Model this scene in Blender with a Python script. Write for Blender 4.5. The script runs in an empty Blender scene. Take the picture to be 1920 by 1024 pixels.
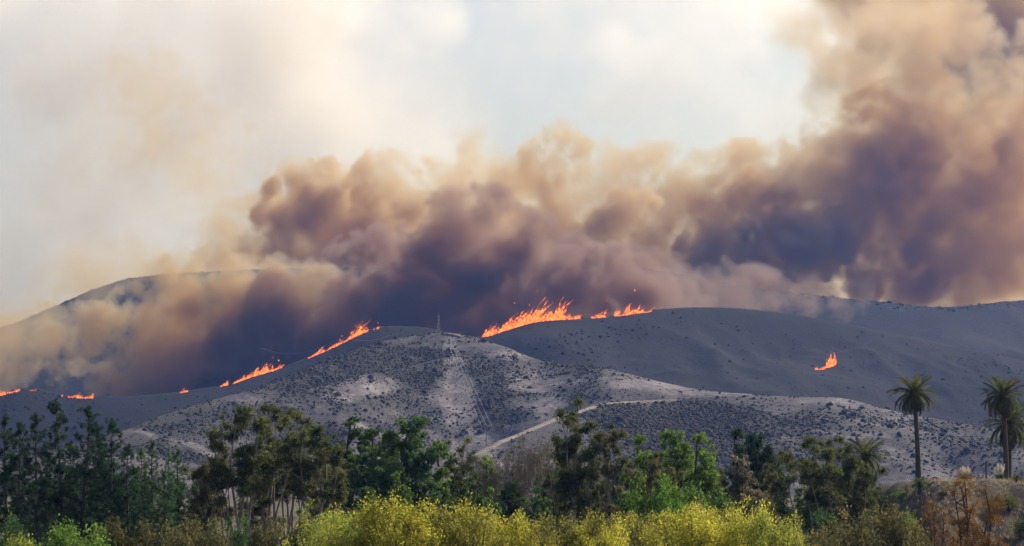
import bpy, math, random
import numpy as np

# ------------------------------------------------------------------ camera, sky, sun, exposure
scene = bpy.context.scene
COL = scene.collection
FOV = math.radians(20.0)
K = 2 * math.tan(FOV / 2) / 1920.0          # metres per photo pixel and metre of distance
HORIZON = 900.0                             # photo row of the eye level
EYE = 8.0
cam_data = bpy.data.cameras.new('camera')
cam_data.sensor_width = 36.0
cam_data.lens = 18.0 / math.tan(FOV / 2)
cam_data.shift_y = (HORIZON - 512.0) / 1920.0
cam_data.clip_start = 1.0
cam_data.clip_end = 20000.0
cam = bpy.data.objects.new('camera', cam_data)
cam.location = (0, 0, EYE)
cam.rotation_euler = (math.radians(90), 0, 0)
COL.objects.link(cam)
scene.camera = cam

SUN_ELEV, SUN_AZ = math.radians(39), math.radians(46)     # behind the hills, to the right
world = bpy.data.worlds.new('World')
scene.world = world
world.use_nodes = True
wn = world.node_tree
sky = wn.nodes.new('ShaderNodeTexSky')
sky.sky_type = 'NISHITA'
sky.sun_disc = False
sky.sun_elevation = SUN_ELEV
sky.sun_rotation = SUN_AZ
sky.air_density = 1.0
sky.dust_density = 4.0
sky.ozone_density = 1.0
bg = wn.nodes['Background']
bg.inputs['Strength'].default_value = 0.108
wn.links.new(sky.outputs['Color'], bg.inputs['Color'])

sun_data = bpy.data.lights.new('sun', 'SUN')
sun_data.energy = 4.6
sun_data.angle = math.radians(0.6)
sun_data.color = (1.0, 0.92, 0.80)
sun = bpy.data.objects.new('sun', sun_data)
sun.rotation_euler = (math.radians(90) - SUN_ELEV, 0, math.radians(180) - SUN_AZ)
sun.location = (0, 0, 900)
COL.objects.link(sun)

scene.view_settings.view_transform = 'Standard'
scene.view_settings.look = 'None'
scene.view_settings.exposure = 0.25
scene.view_settings.gamma = 1.0
scene.view_settings.use_curve_mapping = False
cy = scene.cycles
cy.use_denoising = True
cy.use_adaptive_sampling = True
cy.adaptive_threshold = 0.02
cy.max_bounces = 8
cy.diffuse_bounces = 2
cy.glossy_bounces = 1
cy.transmission_bounces = 3
cy.transparent_max_bounces = 12
cy.volume_bounces = 2
cy.volume_step_rate = 3.0
cy.volume_max_steps = 256
cy.sample_clamp_indirect = 4.0

rng = np.random.default_rng(7)


def at(px, py, Y):
    """The place at distance Y that the photo shows at (px, py)."""
    return np.array([(px - 960.0) * K * Y, Y, EYE + (HORIZON - py) * K * Y])


def tag(o, label=None, cat=None, group=None, kind=None):
    for key, v in (('label', label), ('category', cat), ('group', group), ('kind', kind)):
        if v:
            o[key] = v
    return o


def mesh_from(name, verts, faces):
    """verts n x 3, faces m x 3 or m x 4 (or a list of such arrays)"""
    me = bpy.data.meshes.new(name)
    verts = np.asarray(verts, dtype=np.float32)
    flist = faces if isinstance(faces, list) else [faces]
    flist = [np.asarray(f, dtype=np.int32) for f in flist if len(f)]
    me.vertices.add(len(verts))
    me.vertices.foreach_set('co', verts.ravel())
    nl = sum(f.size for f in flist)
    npoly = sum(len(f) for f in flist)
    me.loops.add(nl)
    me.polygons.add(npoly)
    me.loops.foreach_set('vertex_index', np.concatenate([f.ravel() for f in flist]))
    starts, off = [], 0
    for f in flist:
        starts.append(off + np.arange(len(f)) * f.shape[1])
        off += f.size
    me.polygons.foreach_set('loop_start', np.concatenate(starts).astype(np.int32))
    me.update(calc_edges=True)
    return me


def obj(name, me, mat=None, parent=None):
    o = bpy.data.objects.new(name, me)
    if mat is not None and me is not None and not me.materials:
        me.materials.append(mat)
    COL.objects.link(o)
    if parent is not None:
        o.parent = parent
    return o


def empty(name, loc=(0, 0, 0)):
    o = bpy.data.objects.new(name, None)
    o.empty_display_size = 0.5
    o.location = loc
    COL.objects.link(o)
    return o


def smooth(me):
    me.polygons.foreach_set('use_smooth', np.ones(len(me.polygons), dtype=bool))


def set_color(me, name, per_vertex):
    a = me.attributes.new(name, 'FLOAT', 'POINT')
    a.data.foreach_set('value', np.asarray(per_vertex, dtype=np.float32))


# ------------------------------------------------------------------ noise on lattices
def spline_taps(n_out, cells):
    t = np.linspace(0, cells, n_out)
    i = np.floor(t).astype(int)
    f = (t - i).astype(np.float32)
    w = [(1 - f) ** 3 / 6, (3 * f ** 3 - 6 * f ** 2 + 4) / 6, (-3 * f ** 3 + 3 * f ** 2 + 3 * f + 1) / 6, f ** 3 / 6]
    return int(math.ceil(cells)) + 4, i, w


def lattice_noise(shape, cells, r):
    """smooth noise of about unit variance, 'cells' lattice cells along each axis"""
    taps = [spline_taps(s, max(c, 0.5)) for s, c in zip(shape, cells)]
    a = r.standard_normal([t[0] for t in taps]).astype(np.float32)
    for ax in range(len(shape)):
        _, i, w = taps[ax]
        shp = [1] * len(shape)
        shp[ax] = -1
        a = sum(a.take(i + k, axis=ax) * w[k].reshape(shp) for k in range(4))
    return a * (1.0 / (a.ravel()[::7].std() + 1e-6))


def fbm(shape, size, scale, octaves, r, gain=0.5, billow=False):
    """size: metres of the block, scale: metres of the largest feature"""
    out = np.zeros(shape, dtype=np.float32)
    amp = 1.0
    for _ in range(octaves):
        n = lattice_noise(shape, [s / scale for s in size], r)
        if billow:
            n = np.abs(n) * 1.6 - 1.25
        out += amp * n
        amp *= gain
        scale *= 0.5
    return out / out.std()


# ------------------------------------------------------------------ materials
def new_mat(name):
    m = bpy.data.materials.new(name)
    m.use_nodes = True
    nt = m.node_tree
    nt.nodes.clear()
    out = nt.nodes.new('ShaderNodeOutputMaterial')
    return m, nt, out


def N(nt, kind, **kw):
    n = nt.nodes.new(kind)
    for k, v in kw.items():
        if k in n.inputs:
            n.inputs[k].default_value = v
        else:
            setattr(n, k, v)
    return n


def mix(nt, fac, a, b, blend='MIX'):
    n = nt.nodes.new('ShaderNodeMix')
    n.data_type = 'RGBA'
    n.blend_type = blend
    for sock, v in ((n.inputs[0], fac), (n.inputs[6], a), (n.inputs[7], b)):
        if hasattr(v, 'is_linked'):
            nt.links.new(v, sock)
        elif isinstance(v, (int, float)):
            sock.default_value = v
        else:
            sock.default_value = (*v, 1.0)
    return n.outputs[2]


def noise(nt, scale, detail=4.0, rough=0.55, coord=None, distortion=0.0):
    n = nt.nodes.new('ShaderNodeTexNoise')
    n.inputs['Scale'].default_value = scale
    n.inputs['Detail'].default_value = detail
    n.inputs['Roughness'].default_value = rough
    n.inputs['Distortion'].default_value = distortion
    if coord is not None:
        nt.links.new(coord, n.inputs['Vector'])
    return n.outputs['Fac']


def ramp(nt, fac, stops):
    n = nt.nodes.new('ShaderNodeValToRGB')
    el = n.color_ramp.elements
    while len(el) < len(stops):
        el.new(0.5)
    for e, (p, c) in zip(el, stops):
        e.position = p
        e.color = (c, c, c, 1) if isinstance(c, (int, float)) else (*c, 1)
    nt.links.new(fac, n.inputs[0])
    return n.outputs[0]


# ------------------------------------------------------------------ the land
def crest(points, x):
    """crest depth and height above x for a ridge given as photo points (px, py, distance)"""
    p = np.array([at(*q) for q in points])
    o = np.argsort(p[:, 0])
    p = p[o]
    # smooth, shape-keeping interpolation on a fine table
    tx = np.linspace(p[0, 0], p[-1, 0], 800)
    ty, tz = np.interp(tx, p[:, 0], p[:, 1]), np.interp(tx, p[:, 0], p[:, 2])
    ker = np.hanning(23)
    ker /= ker.sum()
    pad = lambda a: np.convolve(np.pad(a, 11, mode='reflect', reflect_type='odd'), ker, mode='valid')
    return np.interp(x, tx, pad(ty)), np.interp(x, tx, pad(tz))


def ridge(points, X, Y, front, back, rnd=14.0, foot=0.0):
    yc, zc = crest(points, X)
    d = Y - yc
    s = np.where(d < 0, front, back)
    dist = np.sqrt(d * d + rnd * rnd) - rnd
    # steep upper flank that eases towards the foot
    drop = s * dist
    h = zc - drop
    return h, np.abs(d)


def smax(a, b, k=6.0):
    m = np.maximum(a, b)
    return m + k * np.log(np.exp((a - m) / k) + np.exp((b - m) / k)) - k * 0.0


FRONT = [(-500, 905, 1420), (-150, 880, 1440), (80, 846, 1470), (235, 806, 1520), (300, 781, 1560), (400, 750, 1600), (500, 720, 1650),
         (570, 692, 1690), (620, 671, 1720), (700, 642, 1760), (760, 630, 1790), (830, 622, 1800), (880, 630, 1800), (940, 650, 1780),
         (1000, 673, 1750), (1060, 686, 1720), (1100, 687, 1700), (1150, 693, 1690), (1200, 709, 1670), (1270, 724, 1650), (1340, 735, 1620), (1420, 743, 1600),
         (1500, 746, 1580), (1570, 745, 1560), (1620, 756, 1550), (1700, 778, 1530), (1780, 790, 1520), (1850, 802, 1500), (1920, 815, 1490), (2100, 850, 1470), (2500, 900, 1450)]
SPUR_LEFT = [(150, 860, 1400), (260, 835, 1420), (360, 800, 1480), (450, 768, 1530), (560, 735, 1590), (680, 704, 1640), (760, 690, 1680), (850, 680, 1720), (960, 790, 1640), (1100, 900, 1500)]
SPUR_ROAD = [(700, 940, 1240), (830, 885, 1280), (900, 850, 1310), (960, 822, 1340), (1060, 780, 1400), (1130, 758, 1450), (1200, 752, 1480),
             (1260, 748, 1500), (1340, 752, 1510), (1420, 772, 1490), (1500, 800, 1460), (1620, 840, 1400), (1800, 900, 1350)]
SPUR_RIGHT = [(1380, 880, 1380), (1480, 800, 1470), (1560, 764, 1520), (1640, 790, 1500), (1740, 815, 1470), (1850, 840, 1440), (1960, 860, 1420), (2100, 900, 1400)]
MOUND = [(1560, 925, 1180), (1640, 893, 1200), (1690, 873, 1210), (1740, 877, 1210), (1790, 895, 1200), (1860, 925, 1180)]
BURNT = [(-600, 790, 2100), (-200, 758, 2130), (0, 737, 2150), (30, 728, 2150), (65, 720, 2160), (100, 737, 2160), (150, 741, 2160), (240, 742, 2170), (340, 733, 2200), (430, 721, 2230),
         (530, 689, 2260), (590, 663, 2280), (640, 640, 2290), (680, 618, 2300), (720, 607, 2300), (790, 610, 2310), (850, 625, 2310), (905, 634, 2300), (950, 618, 2300),
         (1000, 603, 2300), (1050, 597, 2300), (1100, 594, 2310), (1160, 590, 2320), (1220, 579, 2330), (1290, 573, 2350), (1380, 574, 2370),
         (1480, 584, 2380), (1580, 604, 2380), (1680, 628, 2370), (1800, 652, 2350), (1950, 685, 2330), (2500, 760, 2300)]
FAR = [(-700, 720, 2850), (-200, 650, 2880), (10, 612, 2900), (60, 592, 2910), (110, 570, 2920), (160, 547, 2940), (210, 528, 2950), (260, 517, 2960), (320, 514, 2980), (400, 510, 3000), (500, 506, 3000),
       (600, 503, 3010), (700, 504, 3020), (800, 500, 3030), (900, 493, 3040), (960, 490, 3050), (1080, 490, 3050), (1200, 503, 3030), (1320, 522, 3000),
       (1440, 542, 2980), (1560, 556, 2960), (1630, 563, 2950), (1690, 570, 2950), (1760, 577, 2950), (1820, 571, 2970), (1920, 561, 3000), (2100, 545, 3050), (2600, 560, 3100)]


def axis(segments):
    """segments: (start, end, step) -> coordinates"""
    out = []
    for a, b, s in segments:
        n = max(2, int(round((b - a) / s)))
        out.append(np.linspace(a, b, n, endpoint=False))
    out.append([segments[-1][1]])
    return np.concatenate(out)


def bilinear(tab, xs, ys, X, Y):
    fx = np.clip(np.interp(X, xs, np.arange(len(xs))), 0, len(xs) - 1.001)
    fy = np.clip(np.interp(Y, ys, np.arange(len(ys))), 0, len(ys) - 1.001)
    i, j = fx.astype(int), fy.astype(int)
    u, v = fx - i, fy - j
    return (tab[i, j] * (1 - u) * (1 - v) + tab[i + 1, j] * u * (1 - v) + tab[i, j + 1] * (1 - u) * v + tab[i + 1, j + 1] * u * v)


def grid_mesh(name, xs, ys, H):
    X, Y = np.meshgrid(xs, ys, indexing='ij')
    v = np.stack([X, Y, H], -1).reshape(-1, 3)
    nx, ny = len(xs), len(ys)
    a = (np.arange(nx - 1)[:, None] * ny + np.arange(ny - 1)[None, :]).ravel()
    q = np.stack([a, a + ny, a + ny + 1, a + 1], -1)
    keep = v[q, 2].max(1) > -6.0
    q = q[keep]
    used, inv = np.unique(q, return_inverse=True)
    me = mesh_from(name, v[used], inv.reshape(-1, 4))
    smooth(me)
    return me


def gullies(shape, size, scale, r, stretch=2.2):
    """noise drawn out down the slope (along Y)"""
    out = np.zeros(shape, dtype=np.float32)
    amp = 1.0
    for _ in range(5):
        n = lattice_noise(shape, [size[0] / scale, size[1] / (scale * stretch)], r)
        out += amp * (0.55 - np.abs(n))
        amp *= 0.48
        scale *= 0.5
    return out


# front hill
fx = axis([(-640, -440, 8), (-440, 440, 2.2), (440, 700, 8)])
fy = axis([(930, 1180, 6), (1180, 1900, 2.4), (1900, 2120, 8)])
FX, FY = np.meshgrid(fx, fy, indexing='ij')
ux = np.linspace(fx[0], fx[-1], 600)
uy = np.linspace(fy[0], fy[-1], 540)
gl = gullies((600, 540), (ux[-1] - ux[0], uy[-1] - uy[0]), 90.0, np.random.default_rng(3))
G = bilinear(gl, ux, uy, FX, FY)
h1, d1 = ridge(FRONT, FX, FY, 0.27, 0.38, 18)
h2, d2 = ridge(SPUR_LEFT, FX, FY, 0.24, 0.20, 16)
h3, d3 = ridge(SPUR_ROAD, FX, FY, 0.26, 0.16, 12)
h4, d4 = ridge(SPUR_RIGHT, FX, FY, 0.24, 0.20, 14)
h5, d5 = ridge(MOUND, FX, FY, 0.30, 0.30, 10)
near_crest = np.minimum(np.minimum(d1, d2 * 1.3), np.minimum(d3 * 1.0, d4 * 1.5))
FH = smax(smax(smax(h1, h2, 3), smax(h3, h4, 3), 3), h5, 2) - 0.0
fade = np.clip(near_crest / 110.0, 0.0, 1.0)
FH = FH + G * (0.6 + 12.0 * fade) - 3.0 * fade
FH = np.where(FH < 2, 2 + (FH - 2) * 0.6, FH)


def front_z(x, y):
    return bilinear(FH, fx, fy, np.asarray(x, float), np.asarray(y, float))


def trace(px, py, zf, y0, y1, n=900):
    """where the sight line through a photo point first meets a land surface"""
    ys = np.linspace(y0, y1, n)
    d = (px - 960.0) * K
    zl = EYE + (HORIZON - py) * K * ys
    below = zf(d * ys, ys) >= zl
    i = int(np.argmax(below)) if below.any() else int(np.argmin(np.abs(zf(d * ys, ys) - zl)))
    return np.array([d * ys[i], ys[i], float(zf(d * ys[i], ys[i]))])


# burnt hill
bx = axis([(-760, -540, 10), (-540, 540, 3.5), (540, 900, 10)])
by = axis([(1780, 2150, 6), (2150, 2450, 3.5), (2450, 2700, 10)])
BX, BY = np.meshgrid(bx, by, indexing='ij')
ux = np.linspace(bx[0], bx[-1], 420)
uy = np.linspace(by[0], by[-1], 260)
gl = gullies((420, 260), (ux[-1] - ux[0], uy[-1] - uy[0]), 110.0, np.random.default_rng(5))
hb, db = ridge(BURNT, BX, BY, 0.30, 0.34, 12)
BH = hb + bilinear(gl, ux, uy, BX, BY) * (0.8 + 9 * np.clip(db / 120, 0, 1))


def burnt_z(x, y):
    return bilinear(BH, bx, by, np.asarray(x, float), np.asarray(y, float))


# far ridge
rx = axis([(-1100, -720, 14), (-720, 720, 5), (720, 1200, 14)])
ry = axis([(2250, 2850, 10), (2850, 3150, 5), (3150, 3800, 20)])
RX, RY = np.meshgrid(rx, ry, indexing='ij')
ux = np.linspace(rx[0], rx[-1], 460)
uy = np.linspace(ry[0], ry[-1], 320)
gl = gullies((460, 320), (ux[-1] - ux[0], uy[-1] - uy[0]), 190.0, np.random.default_rng(11), 3.0)
hr, dr = ridge(FAR, RX, RY, 0.30, 0.30, 16)
RH = hr + bilinear(gl, ux, uy, RX, RY) * (0.8 + 17 * np.clip(dr / 260, 0, 1))


def far_z(x, y):
    return bilinear(RH, rx, ry, np.asarray(x, float), np.asarray(y, float))


# valley floor and the terrace with the palms
TERRACE_Y = 300.0


def valley_z(x, y):
    x, y = np.asarray(x, float), np.asarray(y, float)
    z = np.zeros(np.broadcast(x, y).shape) + 0.25 * np.sin(x * 0.11) * np.cos(y * 0.07)
    hill = 6.4 * np.clip((105 - y) / 60, 0, 1) ** 1.5                       # where the camera stands
    z = z + hill
    # terrace on the right: flat top at eye level, ragged bank towards the camera
    left = 37.0 + 0.0 * y
    t = np.clip((x - left) / 7.0, 0, 1)
    t = t * t * (3 - 2 * t)
    front = 296.0 - 0.12 * (x - 40) + 1.5 * np.sin(x * 0.7) + 0.8 * np.sin(x * 1.9 + 1)
    b = np.clip((y - (front - 20)) / 20.0, 0, 1)
    b = b * (1.3 - 0.3 * b)
    back = np.clip((420 - y) / 60.0, 0, 1)
    z = z + 7.55 * t * np.clip(b, 0, 1) * (back * back * (3 - 2 * back))
    return z


vx = axis([(-2400, -300, 60), (-300, 25, 8), (25, 85, 0.6), (85, 300, 8), (300, 2400, 60)])
vy = axis([(-400, 0, 40), (0, 240, 5), (240, 330, 0.7), (330, 460, 6), (460, 4200, 60)])
VX, VY = np.meshgrid(vx, vy, indexing='ij')
VH = valley_z(VX, VY)
bank = (VX > 25) & (VX < 85) & (VY > 240) & (VY < 330)
rb = fbm((200, 240), (60, 90), 7.0, 5, np.random.default_rng(21), 0.6)
VH = VH + np.where(bank, bilinear(rb, np.linspace(25, 85, 200), np.linspace(240, 330, 240), VX, VY) * 0.20, 0.0)


def ground_z(x, y):
    return float(bilinear(VH, vx, vy, np.asarray(x, float), np.asarray(y, float)))


def land_material(name, dry, dark, pale, s1, s2, bump=1.0, lo=0.42, hi=0.6, pale_lo=0.55, pale_hi=0.7, fine=0.6, cover=None):
    m, nt, out = new_mat(name)
    geo = N(nt, 'ShaderNodeNewGeometry')
    c = geo.outputs['Position']
    n1 = noise(nt, s1, 6, 0.62, c, 0.4)
    n2 = noise(nt, s2, 8, 0.7, c)
    n3 = noise(nt, fine, 6, 0.75, c)
    col = mix(nt, ramp(nt, n1, [(lo, 0.0), (hi, 1.0)]), dry, dark)
    col = mix(nt, ramp(nt, n2, [(pale_lo, 0.0), (pale_hi, 1.0)]), col, pale)
    if cover:
        ca = N(nt, 'ShaderNodeAttribute', attribute_name='cover')
        col = mix(nt, ramp(nt, ca.outputs['Fac'], [(0.05, 0.0), (0.55, 1.0)]), col, cover)
        ba = N(nt, 'ShaderNodeAttribute', attribute_name='bare')
        bm = N(nt, 'ShaderNodeMath', operation='MULTIPLY')
        nt.links.new(ba.outputs['Fac'], bm.inputs[0])
        nt.links.new(ramp(nt, noise(nt, 0.10, 8, 0.75, c, 0.8), [(0.40, 0.0), (0.62, 1.0)]), bm.inputs[1])
        col = mix(nt, bm.outputs[0], col, pale)
    col = mix(nt, 0.75, col, ramp(nt, n3, [(0.25, 0.45), (0.75, 1.55)]), 'MULTIPLY')
    b = N(nt, 'ShaderNodeBsdfPrincipled')
    b.inputs['Roughness'].default_value = 0.95
    b.inputs['Specular IOR Level'].default_value = 0.1
    nt.links.new(col, b.inputs['Base Color'])
    bp = N(nt, 'ShaderNodeBump')
    bp.inputs['Strength'].default_value = 0.9
    bp.inputs['Distance'].default_value = bump
    nt.links.new(n3, bp.inputs['Height'])
    nt.links.new(bp.outputs['Normal'], b.inputs['Normal'])
    nt.links.new(b.outputs['BSDF'], out.inputs['Surface'])
    return m


M_FRONT = land_material('dry_grass_slope', (0.104, 0.093, 0.097), (0.062, 0.057, 0.059), (0.27, 0.238, 0.24), 0.012, 0.022, 1.6, 0.45, 0.62, 0.50, 0.66, 0.30, cover=(0.050, 0.047, 0.039))
M_BURNT = land_material('burnt_slope', (0.013, 0.0125, 0.012), (0.008, 0.008, 0.0075), (0.020, 0.018, 0.016), 0.010, 0.03, 1.5, 0.4, 0.6, 0.62, 0.75, 0.25)
M_FAR = land_material('far_slope', (0.024, 0.022, 0.020), (0.012, 0.012, 0.011), (0.070, 0.060, 0.052), 0.006, 0.018, 2.0, 0.4, 0.6, 0.6, 0.72, 0.15)
M_VALLEY = land_material('valley_soil', (0.125, 0.102, 0.078), (0.062, 0.060, 0.036), (0.24, 0.20, 0.16), 0.06, 0.25, 0.25, 0.42, 0.6, 0.56, 0.68, 2.2)

tag(obj('front_hill', grid_mesh('front_hill', fx, fy, FH), M_FRONT), 'pale dry grass hill with dark scrub in the middle distance', kind='structure')
tag(obj('burnt_hill', grid_mesh('burnt_hill', bx, by, BH), M_BURNT), 'dark scorched hill along whose crest the fire burns', kind='structure')
tag(obj('far_ridge', grid_mesh('far_ridge', rx, ry, RH), M_FAR), 'long dark ridge closing the view behind the smoke', kind='structure')
tag(obj('ground', grid_mesh('ground', vx, vy, VH), M_VALLEY), 'valley floor with dry soil under the trees', kind='structure')


# ------------------------------------------------------------------ smoke
def volume_material(name, scatter, absorb, g, gain):
    m, nt, out = new_mat(name)
    at_ = N(nt, 'ShaderNodeAttribute', attribute_name='density')
    mul = N(nt, 'ShaderNodeMath', operation='MULTIPLY')
    mul.inputs[1].default_value = gain
    nt.links.new(at_.outputs['Fac'], mul.inputs[0])
    s = N(nt, 'ShaderNodeVolumeScatter')
    s.inputs['Color'].default_value = (*scatter, 1)
    s.inputs['Anisotropy'].default_value = g
    a = N(nt, 'ShaderNodeVolumeAbsorption')
    a.inputs['Color'].default_value = (*[1 - v for v in absorb], 1)
    add = N(nt, 'ShaderNodeAddShader')
    for n in (s, a):
        nt.links.new(mul.outputs[0], n.inputs['Density'])
    nt.links.new(s.outputs[0], add.inputs[0])
    nt.links.new(a.outputs[0], add.inputs[1])
    nt.links.new(add.outputs[0], out.inputs['Volume'])
    return m


def smoke_grid(name, lo, hi, voxel, D, mat, label):
    """turn a block of densities into a smoke volume"""
    nx, ny, nz = D.shape
    me = bpy.data.meshes.new(name)
    me.vertices.add(D.size)
    gx = [np.linspace(lo[i], hi[i], D.shape[i], dtype=np.float32) for i in range(3)]
    P = np.stack(np.meshgrid(*gx, indexing='ij'), -1).reshape(-1, 3)
    me.vertices.foreach_set('co', P.ravel())
    a = me.attributes.new('thickness', 'FLOAT', 'POINT')
    a.data.foreach_set('value', D.astype(np.float32).ravel())
    ng = bpy.data.node_groups.new(name + '_nodes', 'GeometryNodeTree')
    ng.interface.new_socket('Geometry', in_out='INPUT', socket_type='NodeSocketGeometry')
    ng.interface.new_socket('Geometry', in_out='OUTPUT', socket_type='NodeSocketGeometry')
    L = ng.links.new
    gi, go = ng.nodes.new('NodeGroupInput'), ng.nodes.new('NodeGroupOutput')
    pos = ng.nodes.new('GeometryNodeInputPosition')
    sub = ng.nodes.new('ShaderNodeVectorMath'); sub.operation = 'SUBTRACT'; sub.inputs[1].default_value = lo
    div = ng.nodes.new('ShaderNodeVectorMath'); div.operation = 'DIVIDE'
    div.inputs[1].default_value = [(hi[i] - lo[i]) / (D.shape[i] - 1) for i in range(3)]
    add = ng.nodes.new('ShaderNodeVectorMath'); add.operation = 'ADD'; add.inputs[1].default_value = (0.5, 0.5, 0.5)
    flo = ng.nodes.new('ShaderNodeVectorMath'); flo.operation = 'FLOOR'
    dot = ng.nodes.new('ShaderNodeVectorMath'); dot.operation = 'DOT_PRODUCT'; dot.inputs[1].default_value = (ny * nz, nz, 1)
    rnd = ng.nodes.new('FunctionNodeFloatToInt'); rnd.rounding_mode = 'ROUND'
    L(pos.outputs[0], sub.inputs[0]); L(sub.outputs[0], div.inputs[0]); L(div.outputs[0], add.inputs[0]); L(add.outputs[0], flo.inputs[0])
    L(flo.outputs[0], dot.inputs[0]); L(dot.outputs['Value'], rnd.inputs[0])
    na = ng.nodes.new('GeometryNodeInputNamedAttribute'); na.data_type = 'FLOAT'; na.inputs['Name'].default_value = 'thickness'
    si = ng.nodes.new('GeometryNodeSampleIndex'); si.data_type = 'FLOAT'; si.domain = 'POINT'; si.clamp = True
    L(gi.outputs[0], si.inputs['Geometry']); L(na.outputs['Attribute'], si.inputs['Value']); L(rnd.outputs[0], si.inputs['Index'])
    vc = ng.nodes.new('GeometryNodeVolumeCube')
    vc.inputs['Min'].default_value = lo
    vc.inputs['Max'].default_value = hi
    vc.inputs['Resolution X'].default_value = nx
    vc.inputs['Resolution Y'].default_value = ny
    vc.inputs['Resolution Z'].default_value = nz
    vc.inputs['Background'].default_value = 0.0
    L(si.outputs[0], vc.inputs['Density'])
    sm = ng.nodes.new('GeometryNodeSetMaterial'); sm.inputs['Material'].default_value = mat
    L(vc.outputs[0], sm.inputs['Geometry']); L(sm.outputs[0], go.inputs[0])
    o = obj(name, me, mat)
    md = o.modifiers.new('smoke', 'NODES')
    md.node_group = ng
    tag(o, label, kind='stuff')
    return o


def puffs_to_density(lo, hi, voxel, puffs, seed, warp=9.0, wscale=110.0, children=9, fine=26.0, contrast=0.42, edge=0.36, erode=0.50):
    """puffs: (px, py, distance, radius px, weight[, x stretch, z stretch, soft])"""
    r = np.random.default_rng(seed)
    size = [hi[i] - lo[i] for i in range(3)]
    n = [int(round(size[i] / voxel[i])) for i in range(3)]
    ax = [np.linspace(lo[i], hi[i], n[i], dtype=np.float32) for i in range(3)]
    S = np.full(n, -0.7, dtype=np.float32)          # shape: 1 at a puff's heart, 0 at its rim
    num = np.zeros(n, dtype=np.float32)
    den = np.full(n, 1e-4, dtype=np.float32)
    W = [fbm(n, size, wscale, 4, r, 0.55) * warp for _ in range(3)]
    spots = []
    for p in puffs:
        px, py, Yd, rp, w = p[:5]
        sx = p[5] if len(p) > 5 else 1.0
        sz = p[6] if len(p) > 6 else 1.0
        c = at(px, py, Yd)
        R = rp * K * Yd
        R *= 1.1
        spots.append((c, R, w, sx, sz))
        for _ in range(children):
            v = r.standard_normal(3)
            v /= np.linalg.norm(v)
            cc = c + v * R * np.array([sx, 1.0, sz]) * r.uniform(0.55, 0.95)
            spots.append((cc, R * r.uniform(0.3, 0.55), w * r.uniform(0.55, 1.3), 1.0, 1.0))
    for c, R, w, sx, sz in spots:
        rad = np.array([R * sx, R * 1.0, R * sz])
        pad = rad * 1.3 + 2.5 * warp
        s = []
        for i in range(3):
            a = np.searchsorted(ax[i], c[i] - pad[i])
            b = np.searchsorted(ax[i], c[i] + pad[i])
            s.append(slice(a, b))
        if any(q.stop <= q.start for q in s):
            continue
        s = tuple(s)
        q = 0
        for i in range(3):
            shp = [1, 1, 1]
            shp[i] = -1
            q = q + ((ax[i][s[i]].reshape(shp) + W[i][s] - c[i]) / rad[i]) ** 2
        k = np.maximum(1.0 - q, -0.7)
        S[s] = np.maximum(S[s], k)
        kk = np.clip(k + 0.4, 0, 1) ** 2
        num[s] += kk * w
        den[s] += kk
    det = fbm(n, size, fine, 5, r, 0.66, billow=True)
    v = np.clip((S + erode * det - erode * 0.25) / edge, 0, 1)
    v = v * v * (3 - 2 * v)
    F = v * (num / den) * np.clip(1.0 + contrast * det, 0.1, 3.0)
    # fade at the block's own faces
    for i in range(3):
        f = np.ones(n[i], dtype=np.float32)
        m = max(2, n[i] // 16)
        f[:m] = np.linspace(0, 1, m)
        f[-m:] = np.linspace(1, 0, m)
        shp = [1, 1, 1]
        shp[i] = -1
        if i == 1:
            F = F * f.reshape(shp)
    return F


# brown smoke swallows blue most and red least
SIG_S, SIG_A = (0.44, 0.405, 0.325), (0.21, 0.355, 0.635)
M_SMOKE = volume_material('brown_smoke', SIG_S, SIG_A, 0.5, 0.042)
M_DARK = volume_material('dark_smoke', (0.27, 0.225, 0.205), (0.42, 0.58, 0.72), 0.4, 0.056)
M_PALE = volume_material('pale_smoke', (0.95, 0.94, 0.915), (0.0, 0.03, 0.08), 0.6, 0.0085)

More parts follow.
